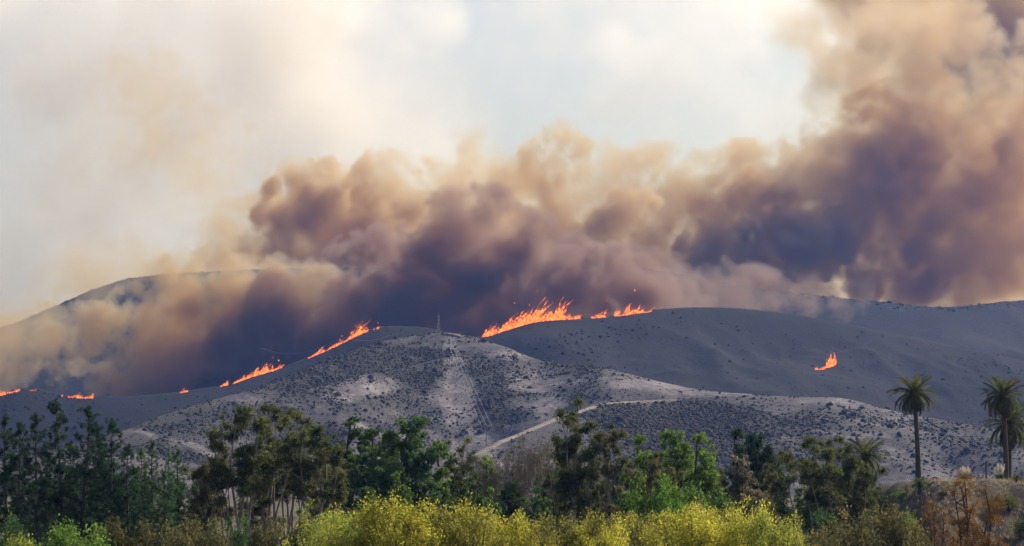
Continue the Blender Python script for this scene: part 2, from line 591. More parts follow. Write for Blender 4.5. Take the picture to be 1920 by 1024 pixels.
# smoke boiling up behind the far ridge
Y1 = 3300
rear = [(320, 265, Y1 + 150, 100, 0.13), (260, 225, Y1 + 150, 100, 0.11), (380, 330, Y1 + 150, 100, 0.10), (120, 180, Y1 + 150, 90, 0.03), (160, 330, Y1 + 150, 100, 0.03), (600, 60, Y1 + 150, 90, 0.025), (180, 500, Y1 + 100, 60, 0.10), (250, 490, Y1 + 60, 50, 0.14), (120, 540, Y1 + 100, 50, 0.08),
    (450, 440, Y1, 30, 0.65), (480, 370, Y1, 22, 0.65), (560, 310, Y1, 28, 0.43), (730, 330, Y1, 40, 0.50),
      # left column
    (515, 385, Y1, 46, 1.56), (560, 455, Y1, 62, 1.36), (592, 340, Y1, 42, 1.14), (640, 420, Y1, 78, 1.25), (690, 345, Y1, 50, 0.84), (700, 430, Y1, 72, 1.36), (755, 395, Y1, 60, 0.84),
    (480, 465, Y1, 45, 0.73), (420, 495, Y1, 50, 0.73), (365, 505, Y1, 42, 0.87), (570, 520, Y1, 90, 0.73), (700, 505, Y1, 70, 0.52), (800, 440, Y1, 50, 0.73),
    # middle
    (1040, 305, Y1, 64, 0.75), (1035, 365, Y1, 52, 0.70), (1045, 430, Y1, 56, 0.80), (985, 400, Y1, 45, 0.50), (940, 380, Y1, 55, 0.50), (1235, 325, Y1, 50, 0.40), (1225, 390, Y1, 60, 0.50), (1150, 360, Y1, 50, 0.30),
    (1160, 400, Y1 - 60, 42, 1.30), (1110, 440, Y1 - 60, 36, 1.20), (1130, 470, Y1, 70, 0.80), (1250, 450, Y1, 70, 0.60), (1300, 370, Y1, 55, 0.45),
    (440, 480, Y1 + 60, 90, 0.31), (600, 430, Y1 + 60, 110, 0.37), (760, 450, Y1 + 60, 110, 0.37), (900, 430, Y1 + 60, 120, 0.35), (1060, 430, Y1 + 60, 120, 0.35), (1220, 420, Y1 + 60, 120, 0.35), (1380, 430, Y1 + 60, 130, 0.40), (1540, 400, Y1 + 60, 130, 0.40), (1680, 420, Y1 + 60, 140, 0.54), (1850, 380, Y1 + 60, 160, 0.46),
    # right of the middle
    (1390, 395, Y1 - 40, 66, 1.20), (1335, 425, Y1 - 40, 52, 1.10), (1430, 460, Y1 - 40, 80, 1.50), (1310, 500, Y1 - 60, 56, 1.40), (1570, 435, Y1 - 60, 58, 1.80), (1500, 490, Y1 - 60, 90, 1.50),
    (1385, 320, Y1, 50, 0.50), (1470, 350, Y1, 60, 0.55), (1520, 400, Y1, 60, 0.50), (1400, 530, Y1 - 60, 90, 1.30), (1640, 500, Y1, 80, 0.90), (1745, 500, Y1 - 40, 56, 1.30), (1800, 530, Y1, 80, 0.60),
    # great column on the right
    (1700, 240, Y1, 75, 1.17), (1640, 285, Y1, 66, 1.04), (1690, 320, Y1, 74, 1.17), (1590, 340, Y1, 55, 0.94), (1640, 380, Y1, 74, 1.04), (1720, 400, Y1, 84, 0.94), (1860, 300, Y1, 110, 0.80), (1800, 430, Y1, 100, 0.94), (1900, 450, Y1, 110, 0.76),
    (1745, 180, Y1, 60, 0.53), (1780, 560, Y1, 70, 0.85), (1900, 540, Y1, 70, 0.57), (1950, 200, Y1, 90, 0.66), (1880, 130, Y1, 70, 0.42), (1620, 130, Y1, 60, 0.30), (1560, 230, Y1, 40, 0.30), (1500, 60, Y1, 40, 0.23), (1640, 40, Y1, 60, 0.30), (1760, 60, Y1, 70, 0.38),
]
lo, hi = (-640, 3060, 150), (680, 3540, 600)
D = puffs_to_density(lo, hi, (2.7, 4.4, 2.7), rear, 41)
smoke_grid('smoke', lo, hi, 4.0, D, M_SMOKE, 'billowing brown smoke rising behind the far ridge')

# dark smoke pouring off the fire line in front of the far ridge
Y2 = 2520
front_s = [
    (1110, 510, 2800, 45, 0.5), (1180, 520, 2800, 50, 0.5), (1250, 530, 2800, 50, 0.5), (1330, 540, 2800, 50, 0.45), (1410, 548, 2800, 45, 0.4), (1480, 554, 2800, 42, 0.4), (1540, 560, 2800, 38, 0.35), (1590, 566, 2800, 30, 0.25), (1380, 580, 2700, 60, 0.25), (1280, 575, 2650, 60, 0.35), (1190, 560, 2600, 50, 0.6),
    (872, 368, Y2, 50, 0.96), (845, 400, Y2, 40, 0.84), (905, 405, Y2, 46, 0.84), (862, 425, Y2, 60, 0.96), (800, 468, Y2, 44, 1.32), (900, 450, Y2, 60, 1.20), (975, 440, Y2, 44, 0.90), (850, 520, Y2, 75, 1.80), (780, 530, Y2, 50, 1.60), (950, 520, Y2, 75, 1.70),
    (1100, 505, Y2, 36, 2.00), (1095, 550, Y2, 50, 1.60), (1030, 540, Y2, 60, 1.60), (640, 550, Y2, 34, 1.80), (585, 595, Y2, 34, 1.80), (690, 570, Y2, 60, 1.50), (760, 580, Y2, 60, 1.60), (860, 580, Y2, 80, 1.60),
    (960, 580, Y2, 70, 1.40), (1180, 545, Y2, 50, 1.00), (1240, 560, Y2, 50, 0.45), (600, 640, Y2, 60, 1.30), (520, 630, Y2, 60, 1.20), (450, 660, Y2, 60, 1.20),
    (830, 570, Y2 + 60, 130, 0.80, 1.6, 0.8), (1050, 560, Y2 + 60, 110, 0.80, 1.6, 0.8), (560, 620, Y2 + 60, 120, 0.60, 1.6, 0.8), (330, 650, Y2 + 60, 110, 0.50, 1.6, 0.8),
]
lo, hi = (-330, 2335, 80), (420, 2920, 310)
D = puffs_to_density(lo, hi, (2.5, 3.8, 2.5), front_s, 43, warp=7.0, wscale=80.0, fine=22.0)
smoke_grid('smoke', lo, hi, 3.0, D, M_DARK, 'dark smoke pouring off the burning crest')

# lighter smoke drifting away along the slope on the left
left_s = [
    (430, 512, Y2 + 100, 40, 0.7), (490, 512, Y2 + 100, 40, 0.7), (550, 516, Y2 + 100, 40, 0.6), (340, 520, Y2 + 60, 40, 0.5), (20, 610, Y2 + 40, 45, 0.35), (-20, 640, Y2 + 40, 55, 0.45), (60, 640, Y2, 50, 0.5), (10, 690, Y2 - 40, 45, 0.5), (100, 610, Y2 + 40, 50, 0.45),
    # drifting left, thinner and paler
    (390, 525, Y2, 50, 1.20), (330, 560, Y2, 60, 1.35), (430, 575, Y2, 70, 1.50), (500, 560, Y2, 60, 1.20), (560, 540, Y2, 50, 0.90), (270, 600, Y2, 60, 1.20), (180, 620, Y2, 50, 1.05), (230, 660, Y2, 60, 1.35), (340, 650, Y2, 80, 1.65),
    (120, 640, Y2, 45, 0.75), (60, 650, Y2, 45, 0.40), (10, 670, Y2, 40, 0.35), (120, 690, Y2, 45, 1.05), (190, 700, Y2, 45, 1.05), (270, 710, Y2, 50, 1.20), (380, 710, Y2, 50, 1.35), (150, 540, Y2 + 120, 45, 0.27), (230, 510, Y2 + 120, 50, 0.24),
    (90, 590, Y2 + 100, 40, 0.25), (30, 600, Y2 + 80, 40, 0.20), (40, 710, Y2, 30, 0.50), (-30, 690, Y2, 60, 0.40),
    (30, 700, Y2 - 60, 40, 0.25), (90, 668, Y2 - 40, 45, 0.35), (300, 530, Y2, 40, 0.75), (380, 500, Y2, 36, 0.75), (450, 540, Y2, 55, 1.20), (160, 660, Y2, 60, 0.90), (300, 680, Y2, 70, 1.20), (20, 640, Y2, 50, 0.30), (420, 640, Y2, 70, 1.35), (500, 600, Y2, 70, 1.35),
]
lo, hi = (-560, 2312, 60), (-130, 2740, 280)
D = puffs_to_density(lo, hi, (2.5, 3.8, 2.5), left_s, 45, warp=7.0, wscale=80.0, fine=24.0)
smoke_grid('smoke', lo, hi, 3.0, D, M_SMOKE, 'lighter brown smoke drifting along the slope at the left')

# soft tan smoke spreading high on the right
M_TAN = volume_material('tan_smoke', (0.45, 0.395, 0.30), (0.20, 0.33, 0.62), 0.5, 0.125)
Y4 = 3680
tan = [
    (1860, 60, Y4, 190, 0.20), (1740, 20, Y4, 170, 0.17), (1640, 90, Y4, 130, 0.13), (1560, 40, Y4, 100, 0.08), (1840, 240, Y4, 190, 0.22), (1720, 200, Y4, 150, 0.17), (1930, 360, Y4, 190, 0.20), (1800, 420, Y4, 170, 0.16), (1640, 260, Y4, 110, 0.10),
    (1960, 120, Y4, 180, 0.22), (1900, -60, Y4, 190, 0.20), (1680, -80, Y4, 150, 0.14), (1650, 400, Y4, 150, 0.10), (1500, 0, Y4, 70, 0.05),
]
lo, hi = (180, 3555, 150), (760, 3800, 740)
D = puffs_to_density(lo, hi, (6.0, 8.0, 6.0), tan, 53, warp=22.0, wscale=200.0, children=6, fine=60.0, contrast=0.35, edge=1.0, erode=0.35)
D[:4] *= np.linspace(0, 1, 4)[:, None, None]
smoke_grid('smoke', lo, hi, 6.0, D, M_TAN, 'soft tan smoke spreading high at the right')

# high pale veil of old smoke
Y3 = 4080
pale = [
    (320, 260, Y3, 120, 0.63), (250, 240, Y3, 110, 0.49), (420, 320, Y3, 110, 0.49), (120, 180, Y3, 150, 1.05), (100, 380, Y3, 150, 0.91), (250, 460, Y3, 150, 0.56), (60, 520, Y3, 140, 0.49), (480, 110, Y3, 160, 0.40),
    (600, 60, Y3, 140, 0.40), (640, 200, Y3, 140, 0.84), (760, 260, Y3, 140, 0.70), (350, 40, Y3, 120, 0.84), (720, 60, Y3, 120, 0.84), (1090, 110, Y3, 120, 0.84), (1150, 200, Y3, 110, 0.63), (1300, 120, Y3, 140, 0.56),
    (1420, 220, Y3, 140, 0.70), (1280, 260, Y3, 110, 0.35), (1480, 100, Y3, 140, 1.12), (880, 330, Y3, 110, 0.56), (1000, 200, Y3, 100, 0.28), (60, 60, Y3, 110, 0.28),
]
lo, hi = (-850, 3810, 140), (850, 4340, 770)
D = puffs_to_density(lo, hi, (8.0, 10.0, 8.0), pale, 47, warp=30.0, wscale=260.0, children=7, fine=110.0, contrast=0.4, edge=1.2, erode=0.5)
veil = fbm(D.shape, [hi[i] - lo[i] for i in range(3)], 240.0, 5, np.random.default_rng(48), 0.55)
D = D * 0.5 + 0.42 * np.clip(0.75 + 1.05 * veil, 0, 4)
D[:, :3] = 0
D[:, -3:] = 0
smoke_grid('smoke', lo, hi, 8.0, D, M_PALE, 'high pale veil of old smoke above the brown smoke')


# ------------------------------------------------------------------ scrub on the hills, roads
def blob_template(r, nseg=5):
    """a lumpy low dome of leaves: 2 rings and a top"""
    rings = [(0.0, 0.95), (0.6, 0.85)]
    v = []
    for z, rad in rings:
        for k in range(nseg):
            a = 2 * math.pi * (k + r.uniform(-0.25, 0.25)) / nseg
            q = rad * r.uniform(0.7, 1.25)
            v.append((q * math.cos(a), q * math.sin(a), z * r.uniform(0.8, 1.2)))
    v.append((r.uniform(-.2, .2), r.uniform(-.2, .2), 1.1))
    f = []
    for j in range(1):
        for k in range(nseg):
            a, b = j * nseg + k, j * nseg + (k + 1) % nseg
            f += [(a, b, b + nseg), (a, b + nseg, a + nseg)]
    for k in range(nseg):
        f.append((nseg + k, nseg + (k + 1) % nseg, 2 * nseg))
    return np.array(v), np.array(f)


def scatter_mesh(name, pts, radii, heights, r, nvar=7):
    T = [blob_template(r) for _ in range(nvar)]
    which = r.integers(0, nvar, len(pts))
    V, Fc, tint, off = [], [], [], 0
    for t in range(nvar):
        idx = np.nonzero(which == t)[0]
        if not len(idx):
            continue
        tv, tf = T[t]
        ang = r.uniform(0, 6.283, len(idx))
        c, s = np.cos(ang), np.sin(ang)
        x = tv[None, :, 0] * c[:, None] - tv[None, :, 1] * s[:, None]
        y = tv[None, :, 0] * s[:, None] + tv[None, :, 1] * c[:, None]
        P = np.stack([x * radii[idx, None], y * radii[idx, None], tv[None, :, 2] * heights[idx, None] - 0.15 * heights[idx, None]], -1) + pts[idx][:, None, :]
        V.append(P.reshape(-1, 3))
        Fc.append((tf[None] + (np.arange(len(idx)) * len(tv))[:, None, None] + off).reshape(-1, 3))
        tint.append(np.repeat(r.uniform(0, 1, len(idx)), len(tv)))
        off += len(idx) * len(tv)
    me = mesh_from(name, np.concatenate(V), np.concatenate(Fc))
    set_color(me, 'tint', np.concatenate(tint))
    return me


def scrub_material(name, a, b, c):
    m, nt, out = new_mat(name)
    t = N(nt, 'ShaderNodeAttribute', attribute_name='tint')
    geo = N(nt, 'ShaderNodeNewGeometry')
    n = noise(nt, 1.3, 4, 0.7, geo.outputs['Position'])
    col = ramp(nt, t.outputs['Fac'], [(0.0, a), (0.6, b), (1.0, c)])
    col = mix(nt, 0.7, col, ramp(nt, n, [(0.3, 0.45), (0.7, 1.5)]), 'MULTIPLY')
    d = N(nt, 'ShaderNodeBsdfDiffuse')
    nt.links.new(col, d.inputs['Color'])
    bp = N(nt, 'ShaderNodeBump')
    bp.inputs['Strength'].default_value = 1.0
    bp.inputs['Distance'].default_value = 0.5
    nt.links.new(n, bp.inputs['Height'])
    nt.links.new(bp.outputs['Normal'], d.inputs['Normal'])
    nt.links.new(d.outputs[0], out.inputs['Surface'])
    return m


M_SCRUB = scrub_material('grey_green_scrub', (0.050, 0.048, 0.040), (0.066, 0.062, 0.052), (0.095, 0.086, 0.074))
M_SCRUB_FAR = scrub_material('dark_scrub', (0.014, 0.014, 0.012), (0.020, 0.019, 0.016), (0.028, 0.025, 0.021))

# dark scrub patches of the photo: photo point, half width, half height (px), weight
PATCH = [(800, 715, 60, 26, 1.0), (900, 690, 34, 20, .7), (950, 745, 70, 45, 1.0), (930, 780, 60, 35, 1.0), (740, 770, 120, 40, .9), (830, 800, 60, 30, .9), (640, 740, 90, 40, .8), (560, 790, 110, 50, .8),
         (700, 820, 140, 40, .9), (1105, 700, 28, 16, 1.2), (1110, 735, 50, 18, 1.0), (1200, 790, 80, 24, .9), (1300, 780, 100, 26, .9), (1420, 790, 110, 34, .8), (1560, 800, 110, 30, .8), (1500, 850, 130, 30, .8),
         (1700, 810, 90, 24, .8), (1800, 850, 110, 30, .9), (1250, 840, 140, 40, .7), (300, 805, 30, 8, 1.4), (420, 800, 110, 34, .6), (860, 665, 60, 10, .6), (790, 660, 60, 10, .6), (950, 675, 28, 8, 1.0),
         (1030, 740, 34, 14, .5), (1650, 860, 100, 30, .8), (560, 700, 60, 12, .4)]
# bright bare places, crests and the road margin
BARE = [(850, 740, 45, 45), (905, 830, 30, 20), (900, 650, 60, 10), (1000, 720, 45, 16), (1030, 760, 30, 14), (690, 730, 40, 14), (1230, 722, 90, 10), (1560, 753, 60, 6), (1300, 740, 80, 6), (300, 785, 60, 8), (430, 745, 60, 8), (1000, 800, 50, 8)]
r = np.random.default_rng(77)
nz = fbm((360, 300), (880, 660), 60.0, 5, r, 0.6)


def scrub_cover(x, y, z):
    ppx = 960 + x / (K * y)
    ppy = HORIZON - (z - EYE) / (K * y)
    nv = bilinear(nz, np.linspace(-440, 440, 360), np.linspace(1180, 1840, 300), x, y)
    d = 0.10 + 0.55 * np.clip(nv - 0.1, 0, 1)
    for cx, cy_, hw, hh, w in PATCH:
        q = ((ppx - cx) / hw) ** 2 + ((ppy - cy_) / hh) ** 2 + 0.25 * nv
        d = d + 0.5 * w * np.clip(1.25 - q, 0, 1) * np.clip(1 + 0.5 * nv, 0, 2)
    for cx, cy_, hw, hh in BARE:
        q = ((ppx - cx) / hw) ** 2 + ((ppy - cy_) / hh) ** 2 + 0.3 * nv
        d = d * np.clip(0.12 + 0.8 * np.clip(q - 0.4, 0, 1.1), 0, 1)
    return np.clip(d, 0, 1)


fm = bpy.data.meshes['front_hill']
co = np.empty(len(fm.vertices) * 3, dtype=np.float32)
fm.vertices.foreach_get('co', co)
co = co.reshape(-1, 3).astype(float)
set_color(fm, 'cover', scrub_cover(co[:, 0], co[:, 1], co[:, 2]))
STRIP = [(845, 655, 14, 24), (850, 690, 20, 30), (850, 730, 34, 40), (858, 775, 34, 34), (895, 820, 26, 26), (915, 840, 26, 14), (1000, 715, 60, 22), (1035, 755, 40, 18), (690, 725, 56, 18), (640, 745, 40, 12), (1240, 722, 110, 10), (1330, 738, 90, 7), (1560, 752, 70, 7), (960, 665, 50, 12)]
px_, py_ = 960 + co[:, 0] / (K * co[:, 1]), HORIZON - (co[:, 2] - EYE) / (K * co[:, 1])
bare_ = np.zeros(len(co))
for cx, cy_, hw, hh in STRIP:
    bare_ = np.maximum(bare_, np.clip(1.3 - ((px_ - cx) / hw) ** 2 - ((py_ - cy_) / hh) ** 2, 0, 1))
set_color(fm, 'bare', bare_)
n = 860000
sx_ = r.uniform(-380, 380, n)
sy_ = r.uniform(1190, 1830, n)
sz_ = front_z(sx_, sy_)
dens = scrub_cover(sx_, sy_, sz_)
keep = (r.uniform(0, 1, n) < dens ** 1.1 * 0.50) & (sz_ > 3)
pts = np.stack([sx_, sy_, sz_], -1)[keep]
rad = np.exp(r.normal(0.0, 0.5, len(pts))) * 0.46
scrub = obj('scrub', scatter_mesh('scrub', pts, rad, rad * r.uniform(0.7, 1.3, len(pts)), r), M_SCRUB)
tag(scrub, 'dark grey-green scrub spread over the pale hill', kind='stuff')

n = 30000
sx_ = r.uniform(-520, 560, n)
sy_ = r.uniform(2080, 2350, n)
nz2 = fbm((300, 120), (1080, 270), 70.0, 5, r, 0.6)
keep = r.uniform(0, 1, n) < 0.03 + 0.25 * np.clip(bilinear(nz2, np.linspace(-520, 560, 300), np.linspace(2080, 2350, 120), sx_, sy_), 0, 1)
pts = np.stack([sx_, sy_, burnt_z(sx_, sy_)], -1)[keep]
rad = np.exp(r.normal(0.1, 0.4, len(pts))) * 0.6
tag(obj('scrub', scatter_mesh('burnt_scrub', pts, rad, rad * r.uniform(0.6, 1.2, len(pts)), r), M_SCRUB_FAR), 'blackened scrub spread over the burnt hill', kind='stuff')

n = 3600
sx_ = r.uniform(-640, 640, n)
yc_, _z = crest(FAR, sx_)
sy_ = yc_ + r.normal(-4, 14, n)
pts = np.stack([sx_, sy_, far_z(sx_, sy_)], -1)
rad = np.exp(r.normal(-0.1, 0.5, n)) * 0.7
tag(obj('scrub', scatter_mesh('far_scrub', pts, rad, rad * r.uniform(0.6, 1.2, n), r), M_SCRUB_FAR), 'low dark scrub along the crest of the far ridge', kind='stuff')

# dirt roads: strips laid on the land
M_DIRT = land_material('pale_dirt', (0.24, 0.20, 0.17), (0.19, 0.16, 0.135), (0.33, 0.285, 0.245), 0.05, 0.2, 0.2, 0.4, 0.6, 0.5, 0.7, 0.9)


def strip(name, centre, width, zf, mat, lift=0.35, n=160):
    c = np.array(centre, float)
    s = np.concatenate([[0], np.cumsum(np.linalg.norm(np.diff(c[:, :2], axis=0), axis=1))])
    t = np.linspace(0, s[-1], n)
    x, y = np.interp(t, s, c[:, 0]), np.interp(t, s, c[:, 1])
    dx, dy = np.gradient(x), np.gradient(y)
    L = np.hypot(dx, dy)
    nx_, ny_ = -dy / L, dx / L
    V = []
    wob = width * (1 + 0.12 * np.sin(t * 0.09) + 0.08 * np.sin(t * 0.23))
    for o in (-0.5, -0.17, 0.17, 0.5):
        X, Y = x + nx_ * o * wob, y + ny_ * o * wob
        V.append(np.stack([X, Y, zf(X, Y)], -1))
    V = np.stack(V, 1)
    V[:, :, 2] = V[:, :, 2].max(1, keepdims=True) * 0.85 + V[:, :, 2] * 0.15 + lift
    V = np.concatenate([V[:, :1] - [0, 0, 2.5], V, V[:, -1:] - [0, 0, 2.5]], 1)
    m = V.shape[1]
    a = (np.arange(n - 1)[:, None] * m + np.arange(m - 1)[None]).ravel()
    me = mesh_from(name, V.reshape(-1, 3), np.stack([a, a + 1, a + m + 1, a + m], -1))
    smooth(me)
    return me


road_px = [(885, 862), (905, 848), (960, 821), (1010, 799), (1060, 778), (1100, 764), (1135, 756), (1180, 752), (1240, 749), (1300, 749)]
road = []
for px in np.linspace(road_px[0][0], road_px[-1][0], 70):
    Yr = 1400.0
    for _ in range(6):
        Yr = float(crest(SPUR_ROAD, np.array([(px - 960) * K * Yr]))[0][0]) - 5.0
    road.append(((px - 960) * K * Yr, Yr, 0.0))
road = np.array(road)
for _ in range(3):
    road[1:-1] = (road[:-2] + 2 * road[1:-1] + road[2:]) / 4
tag(obj('road', strip('road', road, 4.0, front_z, M_DIRT, 0.45, 300), M_DIRT), 'pale dirt road climbing the spur below the hill', kind='structure')
top = [trace(px, py, front_z, 1700, 1850) for px, py in [(828, 627), (840, 628), (855, 630), (868, 633)]]
tag(obj('path', strip('path', top, 2.6, front_z, M_DIRT, 0.5, 40), M_DIRT), 'short pale track over the hill top', kind='structure')


# ------------------------------------------------------------------ plants: building blocks
def tubes(name, lines, sides=6):
    """lines: list of (points n x 3, radii n) joined into one mesh"""
    V, Fq, off = [], [], 0
    for P, R in lines:
        P, R = np.asarray(P, float), np.asarray(R, float)
        T = np.gradient(P, axis=0)
        T /= np.linalg.norm(T, axis=1, keepdims=True) + 1e-9
        ref = np.array([0.31, 0.95, 0.05])
        U = np.cross(T, ref)
        U /= np.linalg.norm(U, axis=1, keepdims=True) + 1e-9
        W = np.cross(T, U)
        a = np.arange(sides) * 2 * math.pi / sides
        ring = P[:, None] + R[:, None, None] * (np.cos(a)[None, :, None] * U[:, None] + np.sin(a)[None, :, None] * W[:, None])
        V.append(ring.reshape(-1, 3))
        n = len(P)
        i = (np.arange(n - 1)[:, None] * sides + np.arange(sides)[None]).ravel()
        j = (np.arange(n - 1)[:, None] * sides + (np.arange(sides)[None] + 1) % sides).ravel()
        Fq.append(np.stack([i, j, j + sides, i + sides], -1) + off)
        off += n * sides
    me = mesh_from(name, np.concatenate(V), np.concatenate(Fq))
    smooth(me)
    return me


def cards(name, C, size, r, aspect=0.5, droop=0.0, up=0.0, clump=None, flat=0.0):
    """leaf-sized quads at points C; droop / up lean the leaf axis down / up"""
    n = len(C)
    ax = r.standard_normal((n, 3))
    ax /= np.linalg.norm(ax, axis=1, keepdims=True)
    ax[:, 2] += up - droop
    ax /= np.linalg.norm(ax, axis=1, keepdims=True)
    b = np.cross(ax, r.standard_normal((n, 3)))
    b /= np.linalg.norm(b, axis=1, keepdims=True) + 1e-9
    s = size * r.uniform(0.65, 1.35, n)[:, None]
    L, Wd = ax * s, b * s * aspect
    V = np.stack([C - L * 0.5, C + Wd * 0.5, C + L * 0.5, C - Wd * 0.5], 1).reshape(-1, 3)
    me = mesh_from(name, V, np.arange(n * 4).reshape(-1, 4))
    t = r.uniform(0, 1, n) * 0.5 + (clump if clump is not None else r.uniform(0, 1, n)) * 0.5
    set_color(me, 'tint', np.repeat(t, 4))
    return me


def fill_clumps(centres, radii, per, r, squash=0.75, shell=0.55):
    """points spread through clumps (more towards their rims); also a tint for every clump"""
    C, t = [], []
    for c, R in zip(centres, radii):
        m = max(6, int(per * (R if np.isscalar(R) else np.mean(R)) ** 2))
        v = r.standard_normal((m, 3))
        v /= np.linalg.norm(v, axis=1, keepdims=True)
        rr = (shell + (1 - shell) * r.uniform(0, 1, m)) * np.where(r.uniform(0, 1, m) < 0.25, r.uniform(0.1, 1, m), 1.0) * r.uniform(0.85, 1.22, m)
        p = v * rr[:, None] * R
        p[:, 2] *= squash
        C.append(c + p)
        t.append(np.full(m, r.uniform(0, 1)))
    return np.concatenate(C), np.concatenate(t)


def bend(p0, p1, n, r, wob=0.04, sag=0.0):
    t = np.linspace(0, 1, n)
    P = p0[None] * (1 - t[:, None]) + p1[None] * t[:, None]
    L = np.linalg.norm(p1 - p0)
    w = r.standard_normal((2, 3)) * wob * L
    P = P + np.sin(t * math.pi)[:, None] * w[0] + np.sin(t * 2 * math.pi)[:, None] * w[1] * 0.5
    P[:, 2] += sag * np.sin(t * math.pi) * L
    return P


def leaf_material(name, a, b, c, trans=0.42, gloss=0.06):
    m, nt, out = new_mat(name)
    t = N(nt, 'ShaderNodeAttribute', attribute_name='tint')
    oi = N(nt, 'ShaderNodeObjectInfo')
    col = ramp(nt, t.outputs['Fac'], [(0.12, a), (0.5, b), (0.88, c)])
    hsv = N(nt, 'ShaderNodeHueSaturation')
    mr = N(nt, 'ShaderNodeMapRange')
    mr.inputs['To Min'].default_value = 0.8
    mr.inputs['To Max'].default_value = 1.2
    nt.links.new(oi.outputs['Random'], mr.inputs['Value'])
    nt.links.new(mr.outputs['Result'], hsv.inputs['Value'])
    nt.links.new(col, hsv.inputs['Color'])
    d = N(nt, 'ShaderNodeBsdfDiffuse')
    tr = N(nt, 'ShaderNodeBsdfTranslucent')
    for s in (d, tr):
        nt.links.new(hsv.outputs['Color'], s.inputs['Color'])
    m1 = N(nt, 'ShaderNodeMixShader')
    m1.inputs[0].default_value = trans
    nt.links.new(d.outputs[0], m1.inputs[1])
    nt.links.new(tr.outputs[0], m1.inputs[2])
    nt.links.new(m1.outputs[0], out.inputs['Surface'])
    return m


def bark_material(name, a, b, scale=3.0):
    m, nt, out = new_mat(name)
    geo = N(nt, 'ShaderNodeTexCoord')
    mp = N(nt, 'ShaderNodeMapping')
    mp.inputs['Scale'].default_value = (1, 1, 0.3)
    nt.links.new(geo.outputs['Object'], mp.inputs['Vector'])
    n = noise(nt, scale, 6, 0.7, mp.outputs['Vector'])
    col = mix(nt, ramp(nt, n, [(0.35, 0.0), (0.65, 1.0)]), a, b)
    d = N(nt, 'ShaderNodeBsdfPrincipled')
    d.inputs['Roughness'].default_value = 0.9
    d.inputs['Specular IOR Level'].default_value = 0.15
    nt.links.new(col, d.inputs['Base Color'])
    bp = N(nt, 'ShaderNodeBump')
    bp.inputs['Distance'].default_value = 0.05
    nt.links.new(n, bp.inputs['Height'])
    nt.links.new(bp.outputs['Normal'], d.inputs['Normal'])
    nt.links.new(d.outputs[0], out.inputs['Surface'])
    return m


B_DARK = bark_material('dark_bark', (0.05, 0.042, 0.036), (0.095, 0.08, 0.068))
B_EUC = bark_material('smooth_bark', (0.16, 0.135, 0.115), (0.34, 0.30, 0.26))
B_PALM = bark_material('palm_bark', (0.07, 0.055, 0.045), (0.14, 0.11, 0.09), 6.0)
L_PINE = leaf_material('pine_needles', (0.022, 0.046, 0.026), (0.038, 0.074, 0.036), (0.074, 0.118, 0.052), 0.4)
L_PINE_LIGHT = leaf_material('young_pine_needles', (0.055, 0.106, 0.051), (0.093, 0.166, 0.070), (0.166, 0.253, 0.098), 0.45, 0.05)
L_EUC = leaf_material('gum_leaves', (0.062, 0.080, 0.035), (0.112, 0.130, 0.050), (0.200, 0.205, 0.070), 0.5)
L_EUC_BROWN = leaf_material('brown_gum_leaves', (0.074, 0.080, 0.042), (0.132, 0.130, 0.060), (0.250, 0.215, 0.075), 0.5)
L_DENSE = leaf_material('dark_leaves', (0.041, 0.089, 0.037), (0.076, 0.138, 0.047), (0.156, 0.231, 0.067), 0.48, 0.08)
L_GREEN = leaf_material('green_leaves', (0.086, 0.154, 0.034), (0.146, 0.240, 0.045), (0.257, 0.361, 0.068), 0.55, 0.06)
L_BRIGHT = leaf_material('bright_green_leaves', (0.066, 0.143, 0.024), (0.121, 0.231, 0.035), (0.198, 0.319, 0.055), 0.55, 0.06)
L_YELLOW = leaf_material('yellow_leaves', (0.250, 0.255, 0.045), (0.450, 0.425, 0.055), (0.640, 0.580, 0.085), 0.58)
L_YELLOWGREEN = leaf_material('yellow_green_leaves', (0.150, 0.190, 0.045), (0.280, 0.310, 0.055), (0.450, 0.440, 0.075), 0.58)
L_YELLOW_DULL = leaf_material('dull_yellow_leaves', (0.170, 0.180, 0.050), (0.310, 0.295, 0.062), (0.520, 0.460, 0.090), 0.55)
L_OLIVE = leaf_material('olive_leaves', (0.091, 0.091, 0.042), (0.156, 0.146, 0.058), (0.299, 0.247, 0.078), 0.4, 0.08)
L_RUST = leaf_material('rust_leaves', (0.110, 0.062, 0.030), (0.200, 0.105, 0.036), (0.330, 0.190, 0.050), 0.45, 0.05)
L_PALE = leaf_material('cream_flower_leaves', (0.075, 0.078, 0.045), (0.180, 0.165, 0.100), (0.420, 0.370, 0.250), 0.4, 0.05)
L_PALM = leaf_material('palm_leaflets', (0.057, 0.075, 0.029), (0.100, 0.114, 0.037), (0.186, 0.172, 0.057), 0.45, 0.10)
L_PALM_DRY = leaf_material('dry_palm_leaflets', (0.080, 0.066, 0.038), (0.120, 0.095, 0.055), (0.190, 0.145, 0.080), 0.3, 0.05)
L_TWIG = leaf_material('sparse_grey_leaves', (0.070, 0.062, 0.045), (0.110, 0.098, 0.068), (0.165, 0.145, 0.090), 0.35, 0.05)


